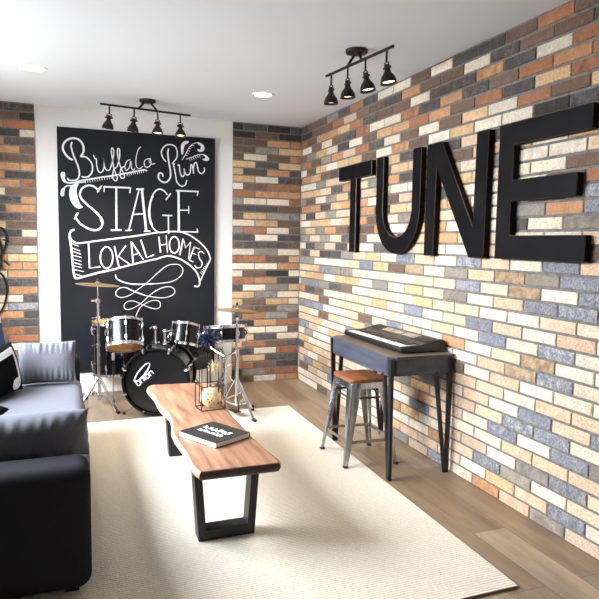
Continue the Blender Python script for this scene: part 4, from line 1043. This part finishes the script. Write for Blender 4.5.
mb=MB(); mb.add([V(p) for p in ((-.955,-1.18,.055),(-.905,-1.18,.055),(-.905,-.99,.028),(-.955,-.99,.028),(-.955,-1.18,.063),(-.905,-1.18,.063),(-.905,-.99,.036),(-.955,-.99,.036))],[(3,2,1,0),(4,5,6,7),(0,1,5,4),(1,2,6,5),(2,3,7,6),(3,0,4,7)])
mb.build('pedal','black_metal',hh,smooth=False)
MB().tube(catmull([(-.93,-1.18,.060),(-.93,-1.205,.09),(-.93,-1.175,.15),(-.93,-1.15,.17)],False,5),.006,8).build('chain_strap','rubber',hh)
hc=thing('hi_hat_cymbals','pair of bronze hi-hat cymbals on the right stand, before the brick pillar','cymbal',(hx_,hy_,.79),'drum kit cymbals')
ax=V((.085,.01,1)).normalized()
mb=MB(); cymbal(mb,(hx_,hy_,.830),ax,.155); mb.build('top_cymbal','brass',hc,recalc=True)
mb=MB(); cymbal(mb,(hx_,hy_,.822),-ax,.155); mb.build('bottom_cymbal','brass',hc,recalc=True)
MB().cyl(V((hx_,hy_,.866)),V((hx_,hy_,.888)),.011,.008,12).build('clutch','rubber',hh)
# crash cymbal with stand
cx_,cy_=-1.893,-.47
cs=thing('cymbal_stand','chrome cymbal stand between the sofa and the left rack tom','drum stand',(cx_,cy_,0),'drum kit stands')
MB().tube([V((cx_,cy_,.05)),V((cx_,cy_,.50))],.0125,12).build('tube','chrome',cs)
MB().tube([V((cx_,cy_,.50)),V((cx_,cy_,.86))],.0095,12).build('inner_tube','chrome',cs)
MB().tube([V((cx_,cy_,.86)),V((cx_,cy_,1.02))],.005,8).build('rod','chrome',cs)
for z in (.50,.72,.86):
    mb=MB(); mb.cyl(V((cx_,cy_,z-.02)),V((cx_,cy_,z+.015)),.018,n=12); mb.tube([V((cx_,cy_,z)),V((cx_-.05,cy_-.02,z))],.007,8); mb.build('clamp','chrome',cs)
tripod(cs,cx_,cy_,.235,.25,0,0,feet=[(-1.775,-.735,.014),(-1.985,-.245,.014),(-2.06,-.56,.014)],rod=.010)
cc=thing('crash_cymbal','thin bronze cymbal on the left stand, just under the banner','cymbal',(cx_,cy_,.955),'drum kit cymbals')
ax=V((.07,-.01,1)).normalized()
mb=MB(); cymbal(mb,(cx_,cy_,.984),ax,.170,.2,.065); mb.build('cymbal_plate','brass',cc)
MB().cyl(V((cx_,cy_,1.010)),V((cx_,cy_,1.028)),.012,.010,12).build('wing_nut','rubber',cs)
# throne
th=thing('drum_throne','round black drum stool half hidden behind the bass drum','drum stool',(-1.135,-.30,0),'drum kit stands')
MB().lathe([(.0005,.245),(.15,.245),(.176,.252),(.187,.275),(.189,.315),(.184,.345),(.165,.362),(.10,.368),(.0005,.37)],Matrix.Translation((-1.135,-.315,0)),40).build('seat','vinyl',th,ang=60)
MB().tube([V((-1.135,-.315,.06)),V((-1.135,-.315,.245))],.0125,12).build('post','chrome',th)
tripod(th,-1.135,-.315,.19,.2,0,40)

# ------------------------------------------------------------------ camera
cd=bpy.data.cameras.new('camera'); cam=bpy.data.objects.new('camera',cd); C.objects.link(cam)
cd.sensor_width=36; cd.sensor_fit='HORIZONTAL'; cd.lens=607.668/599*36; cd.clip_start=.05; cd.clip_end=60
Rv=V((.93438523,-.35590177,.0160677)); Uv=V((.01812419,.09252863,.99554506)); Fv=V((.35580297,.92993139,-.09290781))
mw=Matrix((Rv,Uv,-Fv)).transposed().to_4x4(); mw.translation=V((-2.114953,-5.543123,1.342460)); cam.matrix_world=mw
bpy.context.scene.camera=cam

# ------------------------------------------------------------------ daylight and room light
def area(name,loc,direction,sx,sy,en,col,spread=180):
    L=bpy.data.lights.new(name,'AREA'); L.shape='RECTANGLE'; L.size=sx; L.size_y=sy; L.energy=en; L.color=col; L.spread=R(spread)
    o=bpy.data.objects.new(name,L); C.objects.link(o)
    z=-V(direction).normalized(); x=V((0,0,1)).cross(z).normalized(); y=z.cross(x)
    m=Matrix((x,y,z)).transposed().to_4x4(); m.translation=V(loc); o.matrix_world=m; return o
# sky seen through the left window
area('window_sky',(XL-1.3,(WY0+WY1)/2,3.2),(1,0,-.35),6.0,3.1,E_SKY,(.86,.92,1.0))
# bright garden and ground in the same window
area('window_ground',(XL-.16,(WY0+WY1)/2,(WZ0+WZ1)/2),(1,0,0),2.5,1.15,E_WIN,(1,.97,.92))
# fill lamp added behind the camera to lift the room
area('rear_fill',(-1.3,YF+.05,1.3),(0,1,-.05),3.0,2.2,E_REAR,(1,.97,.93))
W=bpy.data.worlds.new('world'); bpy.context.scene.world=W; W.use_nodes=True
bg=W.node_tree.nodes['Background']; bg.inputs[0].default_value=(.95,.97,1,1); bg.inputs[1].default_value=E_WORLD
sc=bpy.context.scene
sc.view_settings.view_transform='Standard'; sc.view_settings.look='None'; sc.view_settings.gamma=1; sc.view_settings.use_curve_mapping=False
sc.view_settings.exposure=EXPO
sc.cycles.use_denoising=True
sc.cycles.max_bounces=8; sc.cycles.diffuse_bounces=5; sc.cycles.sample_clamp_indirect=6
